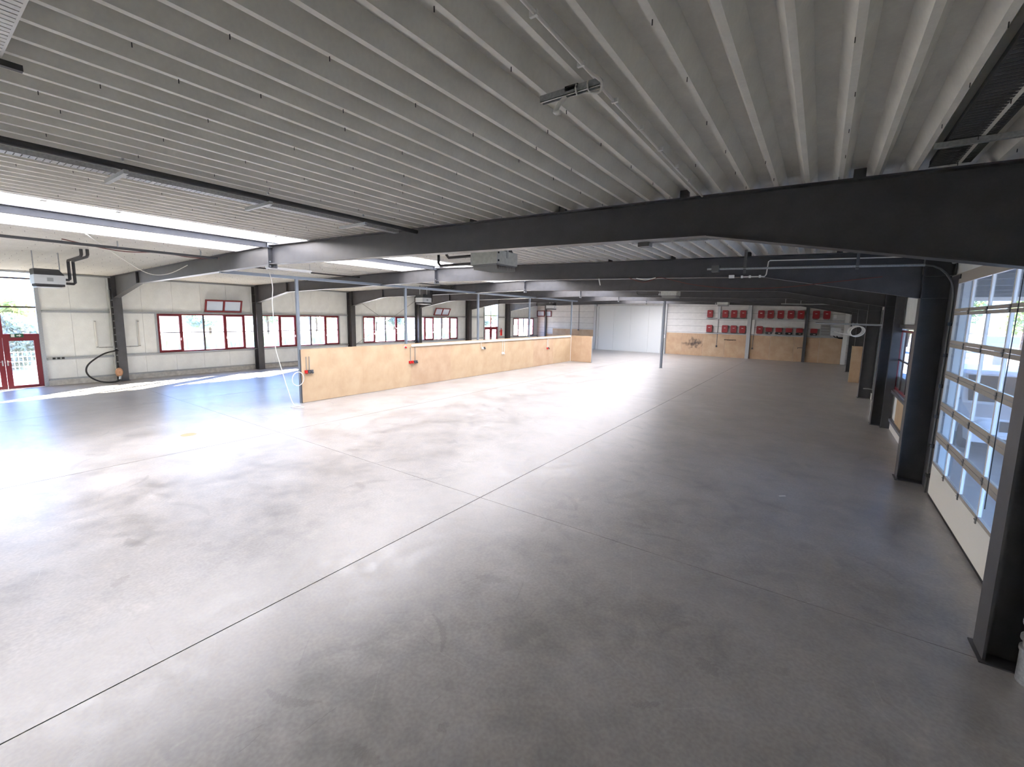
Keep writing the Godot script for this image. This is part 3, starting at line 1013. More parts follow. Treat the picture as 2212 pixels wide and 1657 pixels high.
func frames():
	var depth_l := XLF - XLW - 0.02
	var depth_r := XRW - XRF - 0.01
	var beside_l := ["beside the black hose loop on the window wall", "between the two halves of the ribbon window nearest the hose loop", "between the two ribbon windows, with a brace rod at its side", "standing in front of the middle of the second ribbon window", "between the second ribbon window and the far glazed door", "between the far glazed door and the last short window"]
	var beside_r := ["at the near jamb of the sectional gate, with a drain pipe in its web", "between the sectional gate and the red framed window", "carrying the jib arm with the white cable coil", "next behind the column with the jib arm", "faced with a plywood board on the gate side of the hall", "standing last before the end wall on the gate side"]
	for i in 6:
		var z := frame_z(i)
		for side in [-1, 1]:
			var dep := depth_l if side < 0 else depth_r
			var xc: float = XLF - dep / 2 if side < 0 else XRF + dep / 2
			var h := roof_y(xc) - 0.01
			var c := thing("steel_column", "dark grey steel column " + (beside_l[i] if side < 0 else beside_r[i]), "column", Vector3(xc, 0, z))
			var st := begin()
			# flanges parallel to the wall, web across the hall
			add_prism(st, i_poly(dep, 0.3, 0.02, 0.014), 0.0, h, Transform3D(Basis(Vector3(0, 0, 1), Vector3(1, 0, 0), Vector3(0, 1, 0)), Vector3.ZERO))
			done(c, "shaft", st, "steel_paint")
			bx(c, "base_plate", Vector3(-dep / 2 - 0.03, 0.0, -0.19), Vector3(dep / 2 + 0.005, 0.012, 0.19), "steel_paint")
			for y in [3.58, h - 0.48]:
				for s in [-1.0, 1.0]:
					bx(c, "stiffener", Vector3(-dep / 2 + 0.02, y - 0.008, 0.007 * s), Vector3(dep / 2 - 0.02, y + 0.008, 0.14 * s), "steel_paint")
		var b := thing("roof_beam", "dark grey steel roof beam of the %s frame from the black hose loop" % NTH[i], "beam", Vector3(RIDGE, 4.74, z))
		var depth := 0.46
		for side in [-1, 1]:
			var reach: float = (RIDGE - XLF) if side < 0 else (XRF - RIDGE)
			var d := Vector3(side, -0.02, 0).normalized()
			var up := Vector3(0.02 * side, 1, 0).normalized()
			var st := begin()
			var start: float = (XLF + 3.0 - RIDGE) if side < 0 else (-1.17 - RIDGE)
			var full := i_poly(depth, 0.2, 0.016, 0.01)
			var lie := Transform3D(Basis(Vector3(0, 0, 1), up, d), -up * depth / 2)
			add_prism(st, full, 0.012, absf(start), lie)
			# the lower flange is cut away over the haunch
			add_prism(st, PackedVector2Array([Vector2(-0.005, -depth / 2)]) + PackedVector2Array([Vector2(0.005, -depth / 2)]) + full.slice(4, 10), absf(start), reach, lie)
			done(b, "rafter", st, "steel_paint")
			# haunch at the column
			var finish: float = (XLF - RIDGE) if side < 0 else (XRF - RIDGE)
			var ya := -0.02 * absf(start) - depth
			var yb := -0.02 * absf(finish) - depth
			st = begin()
			add_prism(st, PackedVector2Array([Vector2(start, ya), Vector2(finish, yb), Vector2(finish, yb - 0.44)]), -0.005, 0.005)
			var fd := (Vector3(finish, yb - 0.44, 0) - Vector3(start, ya, 0))
			var ang := atan2(fd.y, fd.x)
			add_box(st, Vector3((start + finish) / 2, (ya + yb - 0.44) / 2, 0), Vector3(fd.length() + 0.05, 0.016, 0.2), Basis(Vector3.BACK, ang))
			done(b, "haunch", st, "steel_paint")
			for s in [-1.0, 1.0] if side < 0 else []:
				bx(b, "stiffener", Vector3(start - 0.008, ya + 0.016, 0.005 * s), Vector3(start + 0.008, ya + depth - 0.016, 0.095 * s), "steel_paint")
			# ridge plate and its bolts
			var pl := bx(b, "end_plate", Vector3(0.0, -depth - 0.09, -0.11), Vector3(0.018 * side, 0.02, 0.11), "steel_paint")
			for y in [-0.06, -depth + 0.06, -depth - 0.05]:
				st = begin()
				add_lathe(st, [Vector2(0, 0), Vector2(0.02, 0), Vector2(0.02, 0.016), Vector2(0, 0.016)], 6, Transform3D(Basis(Vector3.BACK, -PI / 2 * side), Vector3(0.018 * side, y, 0.07) - pl.position))
				done(pl, "bolt", st, "galvanised")
		for k in 4:
			var x := 0.18 - 1.67 * k - RIDGE
			bx(b, "cleat", Vector3(x - 0.05, roof_y(x + RIDGE) - 4.74, -0.03), Vector3(x + 0.05, roof_y(x + RIDGE) - 4.74 + 0.1, 0.03), "steel_paint")
	var p := thing("ridge_purlin", "long dark steel purlin running down the middle of the ridge skylight", "purlin", Vector3(RIDGE, 4.74, 0))
	var zs := [ZB]
	for i in 6:
		zs.append(frame_z(i))
	zs.append(SKY_END)
	for k in 7:
		var st := begin()
		add_prism(st, i_poly(0.14, 0.11, 0.012, 0.008), zs[k] - 0.01, zs[k + 1] + 0.01)
		done(p, "length", st, "steel_paint", Vector3(0, 0.0, 0))
	for k in range(1, 7):
		for s in [-1.0, 1.0]:
			bx(p, "joint_plate", Vector3(0.02 * s, -0.05, zs[k] - 0.12), Vector3(0.035 * s, 0.05, zs[k] + 0.12), "galvanised")
	# crossed brace rods between the third and fourth column of the window wall
	for r in [["rising away from the hose loop", [Vector3(-24.8, 1.0, -17.4), Vector3(-24.8, 4.15, -22.8)]], ["falling away from the hose loop", [Vector3(-24.84, 4.15, -17.4), Vector3(-24.84, 1.0, -22.8)]]]:
		var t := thing("brace_rod", "thin steel brace rod across the second ribbon window, " + r[0], "rod", r[1][0])
		pipe(t, "bar", [Vector3.ZERO, r[1][1] - r[1][0]], 0.012, "pipe_grey", 6)
		pipe(t, "turnbuckle", [(r[1][1] - r[1][0]) * 0.52, (r[1][1] - r[1][0]) * 0.56], 0.022, "galvanised", 6)

# ---------------------------------------------------------------- partition
func partition():
	var x := -14.37
	var p := thing("partition_wall", "low plywood partition with grey posts and top rail in mid hall", "partition", Vector3(x, 0, -7.96))
	var zs := [-7.97, -12.66, -17.46, -22.3, -27.74]
	var n := 8
	var length := 27.7 - 7.98
	for k in n:
		var a := 0.0 - length * k / n - (0.02 if k == 0 else 0.0006)
		var b := 0.0 - length * (k + 1) / n + 0.0006
		bx(p, "sheet", Vector3(-0.018, 0.01, a), Vector3(0.0, 1.82, b), ["plywood", "plywood", "plywood_warm", "plywood"][k % 4])
		bx(p, "sheet", Vector3(-0.118, 0.01, a), Vector3(-0.1, 1.82, b), "plywood_warm")
	bx(p, "top_capping", Vector3(-0.12, 1.82, -0.02), Vector3(0.004, 1.842, -length), "plywood")
	for z in zs:
		var st := begin()
		add_box(st, Vector3(-0.059, 2.125, z + 7.96), Vector3(0.078, 4.25, 0.09))
		done(p, "post", st, "post_grey")
	bx(p, "end_strip", Vector3(-0.122, 0.0, 0.012), Vector3(0.004, 1.842, -0.018), "steel_paint")
	bx(p, "top_rail", Vector3(-0.11, 4.19, 2.26), Vector3(-0.01, 4.28, -20.6), "post_grey")
	var zr := -length
	for k in 2:
		bx(p, "return_sheet", Vector3(0.001 + 0.8 * k, 0.01, zr - 0.03), Vector3(0.8 + 0.8 * k - 0.002, 1.79, zr - 0.012), "plywood_warm")
		bx(p, "return_sheet", Vector3(0.001 + 0.8 * k, 0.01, zr - 0.12), Vector3(0.8 + 0.8 * k - 0.002, 1.79, zr - 0.102), "plywood_warm")
	bx(p, "return_capping", Vector3(0.0, 1.79, zr - 0.01), Vector3(1.61, 1.812, zr - 0.122), "plywood")
	bx(p, "return_end", Vector3(1.6, 0.0, zr - 0.012), Vector3(1.615, 1.79, zr - 0.12), "cabinet_grey")
	bx(p, "corner_strip", Vector3(0.0, 0.0, zr - 0.012), Vector3(0.02, 1.8, zr + 0.01), "white_lacquer")
	# white trunking along the top
	var t := thing("cable_trunking", "white cable trunking along the top of the plywood partition", "trunking", Vector3(x, 1.76, -12.9))
	for k in 5:
		bx(t, "length", Vector3(0.0, -0.04, -2.94 * k), Vector3(0.05, 0.05, -2.94 * (k + 1) + 0.004), "white_lacquer")
	# sockets
	outlet("red and dark socket outlets near the free end of the plywood partition", Vector3(x, 1.07, -8.13), [["plug_red", 0.0], ["plug_grey", 0.11], ["plug_grey", 0.21]], 0.52, [0.02, 0.13])
	outlet("red and dark socket outlets where the white trunking starts on the partition", Vector3(x, 1.05, -12.8), [["plug_red", 0.0], ["plug_red", 0.14], ["plug_grey", 0.27], ["plug_grey", 0.37]], 0.64, [0.04, 0.3])
	outlet("white and black switch boxes below the middle of the white trunking", Vector3(x, 1.42, -17.75), [["white_lacquer", 0.0], ["plug_grey", 0.16]], 0.3, [-0.1])
	outlet("white double socket on a conduit drop on the plywood partition", Vector3(x, 1.05, -19.5), [["white_lacquer", 0.0], ["white_lacquer", 0.12]], 0.66, [0.02, 0.2])
	outlet("small socket pair near the inner corner of the plywood partition", Vector3(x, 1.08, -24.4), [["plug_red", 0.0], ["plug_grey", 0.16]], 0.62, [0.0, 0.16])
	var rl := thing("red_plug_holder", "small red plug holder above the sockets at the trunking's start", "plug", Vector3(x, 1.72, -12.55))
	bx(rl, "plate", Vector3(0, -0.05, 0.05), Vector3(0.01, 0.05, -0.05), "white_lacquer")
	pipe(rl, "plug", [Vector3(0.01, 0, 0), Vector3(0.09, -0.03, 0)], 0.035, "plug_red", 10)
	# loose white cable
	var c := thing("hanging_cable", "white cable hanging from the grey top rail down to the floor by the partition end", "cable", Vector3(-14.42, 0, 0))
	var pts := [Vector3(0.0, 4.3, -7.06), Vector3(0.06, 4.29, -7.08), Vector3(0.06, 3.88, -7.15), Vector3(0.05, 3.44, -7.12), Vector3(0.03, 2.86, -7.14), Vector3(0, 2.04, -7.16), Vector3(0.05, 1.27, -7.3), Vector3(0.2, 0.5, -7.42), Vector3(0.35, 0.06, -7.5), Vector3(0.5, 0.014, -7.6), Vector3(0.75, 0.014, -7.62), Vector3(0.78, 0.016, -7.45), Vector3(0.45, 0.018, -7.35)]
	pipe(c, "cable", smooth_path(pts, 5), 0.012, "cable_white", 8)
	var lp := []
	for k in 21:
		var a := TAU * k / 20
		lp.append(Vector3(0.1 + 0.02 * sin(a), 0.86 + 0.24 * sin(a), -7.82 + 0.2 * cos(a)))
	pipe(c, "cable_loop", lp, 0.013, "cable_white", 8)

func outlet(label: String, at: Vector3, plugs: Array, rise: float, runs: Array):
	var o := thing("socket_outlet", label, "socket", at)
	for q in plugs:
		var z: float = -q[1]
		var body := bx(o, "housing", Vector3(0, -0.055, z + 0.045), Vector3(0.05, 0.055, z - 0.045), q[0])
		var st := begin()
		add_lathe(st, [Vector2(0.0, 0.0), Vector2(0.036, 0.0), Vector2(0.036, 0.05), Vector2(0.028, 0.055), Vector2(0.0, 0.05)], 10, Transform3D(Basis(Vector3.BACK, -PI / 2 - 0.4), Vector3(0.02, -0.02, 0)))
		done(body, "cover", st, q[0])
	for z in runs:
		pipe(o, "conduit", [Vector3(0.014, 0.05, -z), Vector3(0.014, rise, -z)], 0.013, "cable_white" if at.z < -15 else "pipe_grey", 6)

func posts():
	var p := thing("steel_post", "slender free-standing grey steel post in front of the white gate", "post", Vector3(-8.1, 0, -28.0))
	bx(p, "shaft", Vector3(-0.06, 0, -0.06), Vector3(0.06, roof_y(-8.1) - 0.47, 0.06), "post_grey")
	bx(p, "foot_plate", Vector3(-0.1, 0, -0.1), Vector3(0.1, 0.012, 0.1), "post_grey")

# ---------------------------------------------------------------- heaters
func heater(label: String, at: Vector3, turn: float, group: String):
	# hanging air heater; origin at the middle of its underside
	var h := thing("air_heater", label, "heater", at, group)
	h.rotation.y = turn
	var st := begin()
	add_box(st, Vector3(0, 0.2, 0), Vector3(0.65, 0.26, 0.72))
	done(h, "casing", st, "heater_grey")
	for s in [-1.0, 1.0]:
		bx(h, "edge_strip", Vector3(0.325 * s, 0.07, 0.352), Vector3(0.34 * s, 0.33, 0.365), "aluminium")
		st = begin()
		add_box(st, Vector3(0.33 * s, 0.42, 0.0), Vector3(0.012, 0.44, 0.05))
		done(h, "hanger", st, "galvanised")
	for y in [0.13, 0.28]:
		st = begin()
		add_lathe(st, [Vector2(0, 0), Vector2(0.02, 0), Vector2(0.02, 0.012), Vector2(0, 0.012)], 8, Transform3D(Basis(Vector3.BACK, -PI / 2), Vector3(0.325, y, 0.3)))
		done(h, "grommet", st, "black_rubber")
	st = begin()
	add_prism(st, PackedVector2Array([Vector2(-0.28, 0.33), Vector2(0.28, 0.33), Vector2(0.2, 0.45), Vector2(-0.2, 0.45)]), -0.28, 0.28)
	done(h, "fan_cowl", st, "pipe_dark")
	bx(h, "outlet_frame", Vector3(-0.31, 0.045, -0.34), Vector3(0.31, 0.07, 0.34), "pipe_grey")
	for k in 9:
		var z := -0.31 + 0.0775 * k
		var l := bx(h, "louvre", Vector3(-0.3, -0.035, z - 0.006), Vector3(0.3, 0.045, z + 0.006), "pipe_grey")
		l.rotation.x = 0.25
	for y in [0.13, 0.29]:
		st = begin()
		var tip := 1.45 if y < 0.2 else 1.2
		add_tube(st, [Vector3(-0.32, y, 0.1), Vector3(-tip, y, 0.1), Vector3(-tip - 0.06, y + 0.06, 0.1), Vector3(-tip - 0.06, 0.52, 0.1)], 0.03, 8)
		done(h, "water_pipe", st, "pipe_dark")
		st = begin()
		add_box(st, Vector3(-0.47, y, 0.1), Vector3(0.08, 0.07, 0.07))
		add_box(st, Vector3(-0.47, y + 0.06, 0.1), Vector3(0.02, 0.08, 0.02))
		done(h, "valve", st, "galvanised")

func heaters():
	heater("grey hanging air heater closest to the sectional gate, below the second beam", Vector3(-5.65, 4.06, -7.36), 0.0, "hanging air heaters")
	heater("grey hanging air heater above the slender free-standing post", Vector3(-5.63, 4.06, -20.3), 0.0, "hanging air heaters")
	heater("grey hanging air heater in front of the wall of red inverters", Vector3(-5.63, 4.06, -33.2), 0.0, "hanging air heaters")
	# window side: units hung low on pipes
	var spots := [["near the glazed double door beside the hose loop", -2.65], ["in front of the second ribbon window", -16.6], ["closest to the end wall", -30.2]]
	for s in spots:
		var at := Vector3(-17.5, 3.64, s[1])
		var h := thing("wall_heater", "low-hung grey air heater with dark hood %s" % s[0], "heater", at, "low-hung air heaters")
		bx(h, "casing", Vector3(-0.3, 0.1, -0.3), Vector3(0.3, 0.34, 0.3), "gate_white")
		bx(h, "label_plate", Vector3(0.3, 0.17, -0.06), Vector3(0.304, 0.27, 0.06), "cabinet_grey")
		var st := begin()
		add_prism(st, PackedVector2Array([Vector2(-0.29, 0.34), Vector2(0.29, 0.34), Vector2(0.18, 0.5), Vector2(-0.29, 0.5)]), -0.29, 0.29, Transform3D(Basis(Vector3.UP, PI / 2), Vector3.ZERO))
		done(h, "hood", st, "pipe_dark")
		bx(h, "outlet", Vector3(-0.28, 0.04, -0.28), Vector3(0.28, 0.1, 0.28), "pipe_dark")
		bx(h, "louvre_tray", Vector3(-0.27, 0.0, -0.27), Vector3(0.27, 0.025, 0.27), "aluminium")
		for k in [0, 1]:
			var z : float = -0.42 - 0.1 * k
			var y := 0.24 if k == 0 else 0.14
			st = begin()
			add_tube(st, [Vector3(0.1, y, -0.3), Vector3(0.1, y, z + 0.03), Vector3(0.1, y + 0.03, z), Vector3(0.1, 0.74, z), Vector3(0.13, 0.78, z), Vector3(1.5 + 0.1 * k, 0.8, z), Vector3(1.6 + 0.1 * k, 0.85, z), Vector3(1.6 + 0.1 * k, 0.99, z)], 0.035, 8)
			done(h, "water_pipe", st, "pipe_dark")
		for z in [-0.25, 0.25]:
			bx(h, "hanger", Vector3(-0.02, 0.3, z - 0.01), Vector3(0.02, roof_y(-17.5) - 3.64, z + 0.01), "galvanised")

# ---------------------------------------------------------------- cable trays, pipes, cables
func perforated(parent: Node, called: String, a: Vector3, b: Vector3, width: float, m: String):
	# tray along x or z: floor of cross slats between two raised edges
	var d := (b - a)
	var along := Vector3(signf(d.x), 0, 0) if absf(d.x) > absf(d.z) else Vector3(0, 0, signf(d.z))
	var across := Vector3(1, 0, 0) if along.x == 0 else Vector3(0, 0, 1)
	var n := int(d.length() / 0.05)
	var st := begin()
	for k in n:
		var c := a + along * (0.05 * k + 0.025)
		add_box(st, c, (across * width + along * 0.04).abs() + Vector3(0, 0.002, 0))
	for s in [-1.0, 0.0, 1.0]:
		add_box(st, (a + b) / 2 + across * s * (width / 2), (along * d.length() + across * 0.012).abs() + Vector3(0, 0.003, 0))
	var o := done(parent, called, st, m)
	for s in [-1.0, 1.0]:
		st = begin()
		add_box(st, (a + b) / 2 + across * s * (width / 2) + Vector3(0, 0.025, 0), (along * d.length() + across * 0.002).abs() + Vector3(0, 0.05, 0))
		done(o, "tray_edge", st, m)

func services():
	# dark pipe and tray crossing the hall's roof lengthways
	var p := thing("heating_pipe", "straight dark pipe under the roof deck between the skylight and the gate side", "pipe", Vector3(-6.01, 4.55, 0))
	pipe(p, "run", [Vector3(0, 0, ZB), Vector3(0, 0, frame_z(0) + 0.15)], 0.035, "pipe_dark")
	for k in 5:
		var z := -0.1 - 1.45 * k
		bx(p, "strut", Vector3(-0.62, -0.075, z - 0.02), Vector3(0.06, -0.035, z + 0.02), "galvanised")
		bx(p, "hanger", Vector3(-0.02, 0.06, z - 0.01), Vector3(0.0, 0.1, z + 0.01), "galvanised")
	var t := thing("cable_tray", "narrow light perforated cable tray beside the straight dark roof pipe", "tray", Vector3(-6.48, 4.56, 0))
	perforated(t, "tray_floor", Vector3(0, 0, 1.5), Vector3(0, 0, -5.5), 0.12, "galvanised")
	var t2 := thing("cable_tray", "dark wide perforated cable tray over the sectional gate", "tray", Vector3(0.8, 4.5, 0))
	perforated(t2, "tray_floor", Vector3(0, 0, -1.2), Vector3(0, 0, -5.55), 0.26, "pipe_dark")
	bx(t2, "strut", Vector3(-0.2, -0.045, -4.87), Vector3(0.75, -0.005, -4.83), "galvanised")
	bx(t2, "strut", Vector3(-0.2, -0.045, -2.87), Vector3(0.75, -0.005, -2.83), "galvanised")
	var t3 := thing("cable_tray", "light perforated cable tray running crosswise under the roof deck", "tray", Vector3(0, 4.56, -0.42))
	perforated(t3, "tray_floor", Vector3(-1.0, 0, 0), Vector3(-7.0, 0, 0), 0.22, "white_lacquer")
	for x in [-2.2, -4.12, -6.0]:
		bx(t3, "strut", Vector3(x - 0.02, -0.04, -0.2), Vector3(x + 0.02, -0.005, 0.2), "pipe_dark")
	# strut with a cable clip under the deck
	var s := thing("mounting_strut", "short slotted steel strut under the deck with a white cable clip", "strut", Vector3(-1.415, 4.5, -2.6))
	var st := begin()
	add_box(st, Vector3(0, 0, 0.018), Vector3(0.42, 0.04, 0.004))
	add_box(st, Vector3(0, 0, -0.018), Vector3(0.42, 0.04, 0.004))
	add_box(st, Vector3(0, 0.02, 0), Vector3(0.42, 0.004, 0.04))
	done(s, "channel", st, "galvanised")
	bx(s, "lip", Vector3(-0.21, -0.02, 0.008), Vector3(0.21, -0.016, 0.02), "aluminium")
	bx(s, "bracket", Vector3(-0.03, 0.0, -0.02), Vector3(0.06, 0.03, 0.02), "pipe_dark")
	pipe(s, "clip", smooth_path([Vector3(-0.03, -0.02, 0.0), Vector3(-0.07, -0.06, 0.01), Vector3(-0.1, -0.1, 0.01), Vector3(-0.06, -0.11, 0.01)], 4), 0.014, "cable_white", 6)
	for x in [0.05, 0.13]:
		var ring := []
		for k in 13:
			ring.append(Vector3(x, sin(TAU * k / 12) * 0.03, cos(TAU * k / 12) * 0.03))
		pipe(s, "cable_tie", ring, 0.005, "cable_white", 5)
	var cd := thing("deck_conduit", "thin light conduit clipped along a deck rib above the short strut", "conduit", Vector3(-1.235, roof_y(-1.235) - 0.015, 0))
	pipe(cd, "run", [Vector3(-0.0, 0, 1.2), Vector3(0, 0, -2.56)], 0.011, "cable_white", 6)
	pipe(cd, "run", [Vector3(-0.015, 0, -2.61), Vector3(-0.03, 0, -5.6)], 0.011, "cable_white", 6)
	pipe(cd, "bend", smooth_path([Vector3(0, 0, -2.51), Vector3(0.03, -0.02, -2.59), Vector3(0.0, -0.05, -2.64), Vector3(-0.08, -0.04, -2.62)], 5), 0.01, "cable_white", 6)
	for k in 12:
		var z := 0.6 - 0.5 * k
		bx(cd, "clip", Vector3(-0.03, -0.013, z - 0.008), Vector3(0.013, 0.013, z + 0.008), "white_lacquer")
	# window side, below the deck
	var wp := thing("heating_main", "thin dark heating main under the deck on the window side of the skylight", "pipe", Vector3(-13.75, 4.53, 0))
	pipe(wp, "run", [Vector3(0, 0, ZB), Vector3(0, 0, -5.4)], 0.03, "pipe_dark")
	pipe(wp, "run", [Vector3(-2.1, 0.05, -5.9), Vector3(-2.1, 0.05, -30.5)], 0.025, "pipe_dark")
	for z in [-1.0, -3.3, -5.0]:
		bx(wp, "hanger", Vector3(-0.02, 0.02, z - 0.01), Vector3(0.02, roof_y(-13.75) - 4.53, z + 0.01), "galvanised")
	var sag := thing("sagging_cable", "thin white cable sagging from the deck to the first beam by the skylight", "cable", Vector3(0, 0, 0))
	pipe(sag, "cable", smooth_path([Vector3(-12.9, 4.66, -2.6), Vector3(-15.2, 4.5, -3.6), Vector3(-17.6, 4.24, -4.9), Vector3(-17.5, 4.26, -5.4), Vector3(-16.4, 4.5, -5.58)], 8), 0.011, "cable_white", 6)
	var rc := thing("roof_cable", "reddish brown cable strung loosely beside the thin heating main", "cable", Vector3(0, 0, 0))
	pipe(rc, "cable", smooth_path([Vector3(-13.95, 4.62, -2.4), Vector3(-14.1, 4.5, -3.4), Vector3(-14.0, 4.55, -4.2), Vector3(-14.1, 4.52, -4.9), Vector3(-14.05, 4.56, -5.55)], 6), 0.012, "cable_red", 6)
	# unlit tube light hung beside the partition rail
	var tl := thing("tube_light", "unlit bare tube light fitting under the deck beside the partition top rail", "light", Vector3(-14.15, 4.42, -7.6))
	bx(tl, "housing", Vector3(-0.03, 0.02, 0.75), Vector3(0.03, 0.07, -0.75), "white_lacquer")
	pipe(tl, "tube", [Vector3(0, 0.0, 0.72), Vector3(0, 0.0, -0.72)], 0.014, "cable_white", 8)
	for z in [0.7, -0.7]:
		bx(tl, "holder", Vector3(-0.015, -0.02, z - 0.02), Vector3(0.015, 0.03, z + 0.02), "white_lacquer")
		bx(tl, "hanger", Vector3(-0.005, 0.07, z - 0.005), Vector3(0.005, roof_y(-14.15) - 4.35, z + 0.005), "galvanised")
	# conduit and cables along the second beam
	var z2 := frame_z(1)
	var wc := thing("beam_conduit", "white conduit stepping down the second beam to a small junction box", "conduit", Vector3(0, 0, z2 + 0.09))
	pipe(wc, "run", [Vector3(1.3, 4.36, 0), Vector3(-1.05, 4.42, 0), Vector3(-1.08, 4.4, 0), Vector3(-1.1, 4.12, 0.02), Vector3(-1.13, 4.075, 0.03), Vector3(-1.6, 4.085, 0.03)], 0.013, "cable_white", 6)
	bx(wc, "junction_box", Vector3(-1.85, 4.06, 0.0), Vector3(-1.74, 4.13, 0.06), "white_lacquer")
	for x in [-1.22, -1.42, -1.58]:
		bx(wc, "clip", Vector3(x - 0.02, 4.055, 0.0), Vector3(x + 0.02, 4.11, 0.05), "white_lacquer")
	var lc := thing("loose_cable", "reddish cable hanging in a long bow under the second beam", "cable", Vector3(0, 0, z2 + 0.1))
	pipe(lc, "cable", smooth_path([Vector3(-4.25, 4.15, 0), Vector3(-3.85, 4.03, 0.01), Vector3(-3.5, 4.13, 0), Vector3(-3.35, 4.12, 0), Vector3(-2.6, 3.93, 0.02), Vector3(-1.68, 3.82, 0.02), Vector3(-0.77, 3.83, 0.02), Vector3(0.04, 3.91, 0.02), Vector3(0.9, 4.0, 0.0)], 6), 0.009, "cable_red", 6)
	var lw := thing("cable_bundle", "short white cable bundle drooping from the second beam", "cable", Vector3(0, 0, z2 + 0.11))
	pipe(lw, "cable", smooth_path([Vector3(-4.05, 4.13, 0), Vector3(-3.8, 4.09, 0.01), Vector3(-3.55, 4.13, 0)], 5), 0.014, "cable_white", 6)
	pipe(lw, "tail", [Vector3(-5.1, 4.16, 0), Vector3(-5.05, 3.98, 0.01)], 0.014, "cable_white", 6)

# ---------------------------------------------------------------- things on the end wall
func inverter(label: String, x: float, y: float, small: bool):
	var o := thing("inverter", label, "inverter", Vector3(x, y, ZE + 0.01))
	var w := 0.44
	var h := 0.6
	var st := begin()
	if small:
		bx(o, "bracket", Vector3(-0.18, -0.24, 0), Vector3(0.18, 0.26, 0.05), "plug_grey")
		add_prism(st, rounded(w, 0.33, 0.05), 0.05, 0.2, Transform3D(Basis(), Vector3(0, 0.1, 0)))
		done(o, "cover", st, "inverter_red")
		st = begin()
		add_prism(st, rounded(w, 0.17, 0.03), 0.05, 0.18, Transform3D(Basis(), Vector3(0, -0.16, 0)))
		done(o, "connection_area", st, "inverter_black")
		bx(o, "display", Vector3(-0.02, -0.19, 0.18), Vector3(0.12, -0.14, 0.184), "white_lacquer")
	else:
		bx(o, "bracket", Vector3(-0.15, -0.28, 0), Vector3(0.15, 0.26, 0.05), "plug_grey")
		add_prism(st, rounded(w, h, 0.07), 0.05, 0.2)
		done(o, "cover", st, "inverter_red")
		bx(o, "display", Vector3(-0.07, 0.06, 0.2), Vector3(0.07, 0.1, 0.204), "white_lacquer")
	for k in 4:
		pipe(o, "lead", [Vector3(-0.13 + 0.085 * k, -0.22, 0.08), Vector3(-0.13 + 0.085 * k, -0.37, 0.05)], 0.012, "black_rubber", 5)

func rounded(w: float, h: float, r: float) -> PackedVector2Array:
	var out := PackedVector2Array()
	for c in [[1, 1, 0.0], [-1, 1, PI / 2], [-1, -1, PI], [1, -1, PI * 1.5]]:
		for k in 5:
			var a: float = c[2] + PI / 2 * k / 4.0
			out.append(Vector2(c[0] * (w / 2 - r) + cos(a) * r, c[1] * (h / 2 - r) + sin(a) * r))
	return out

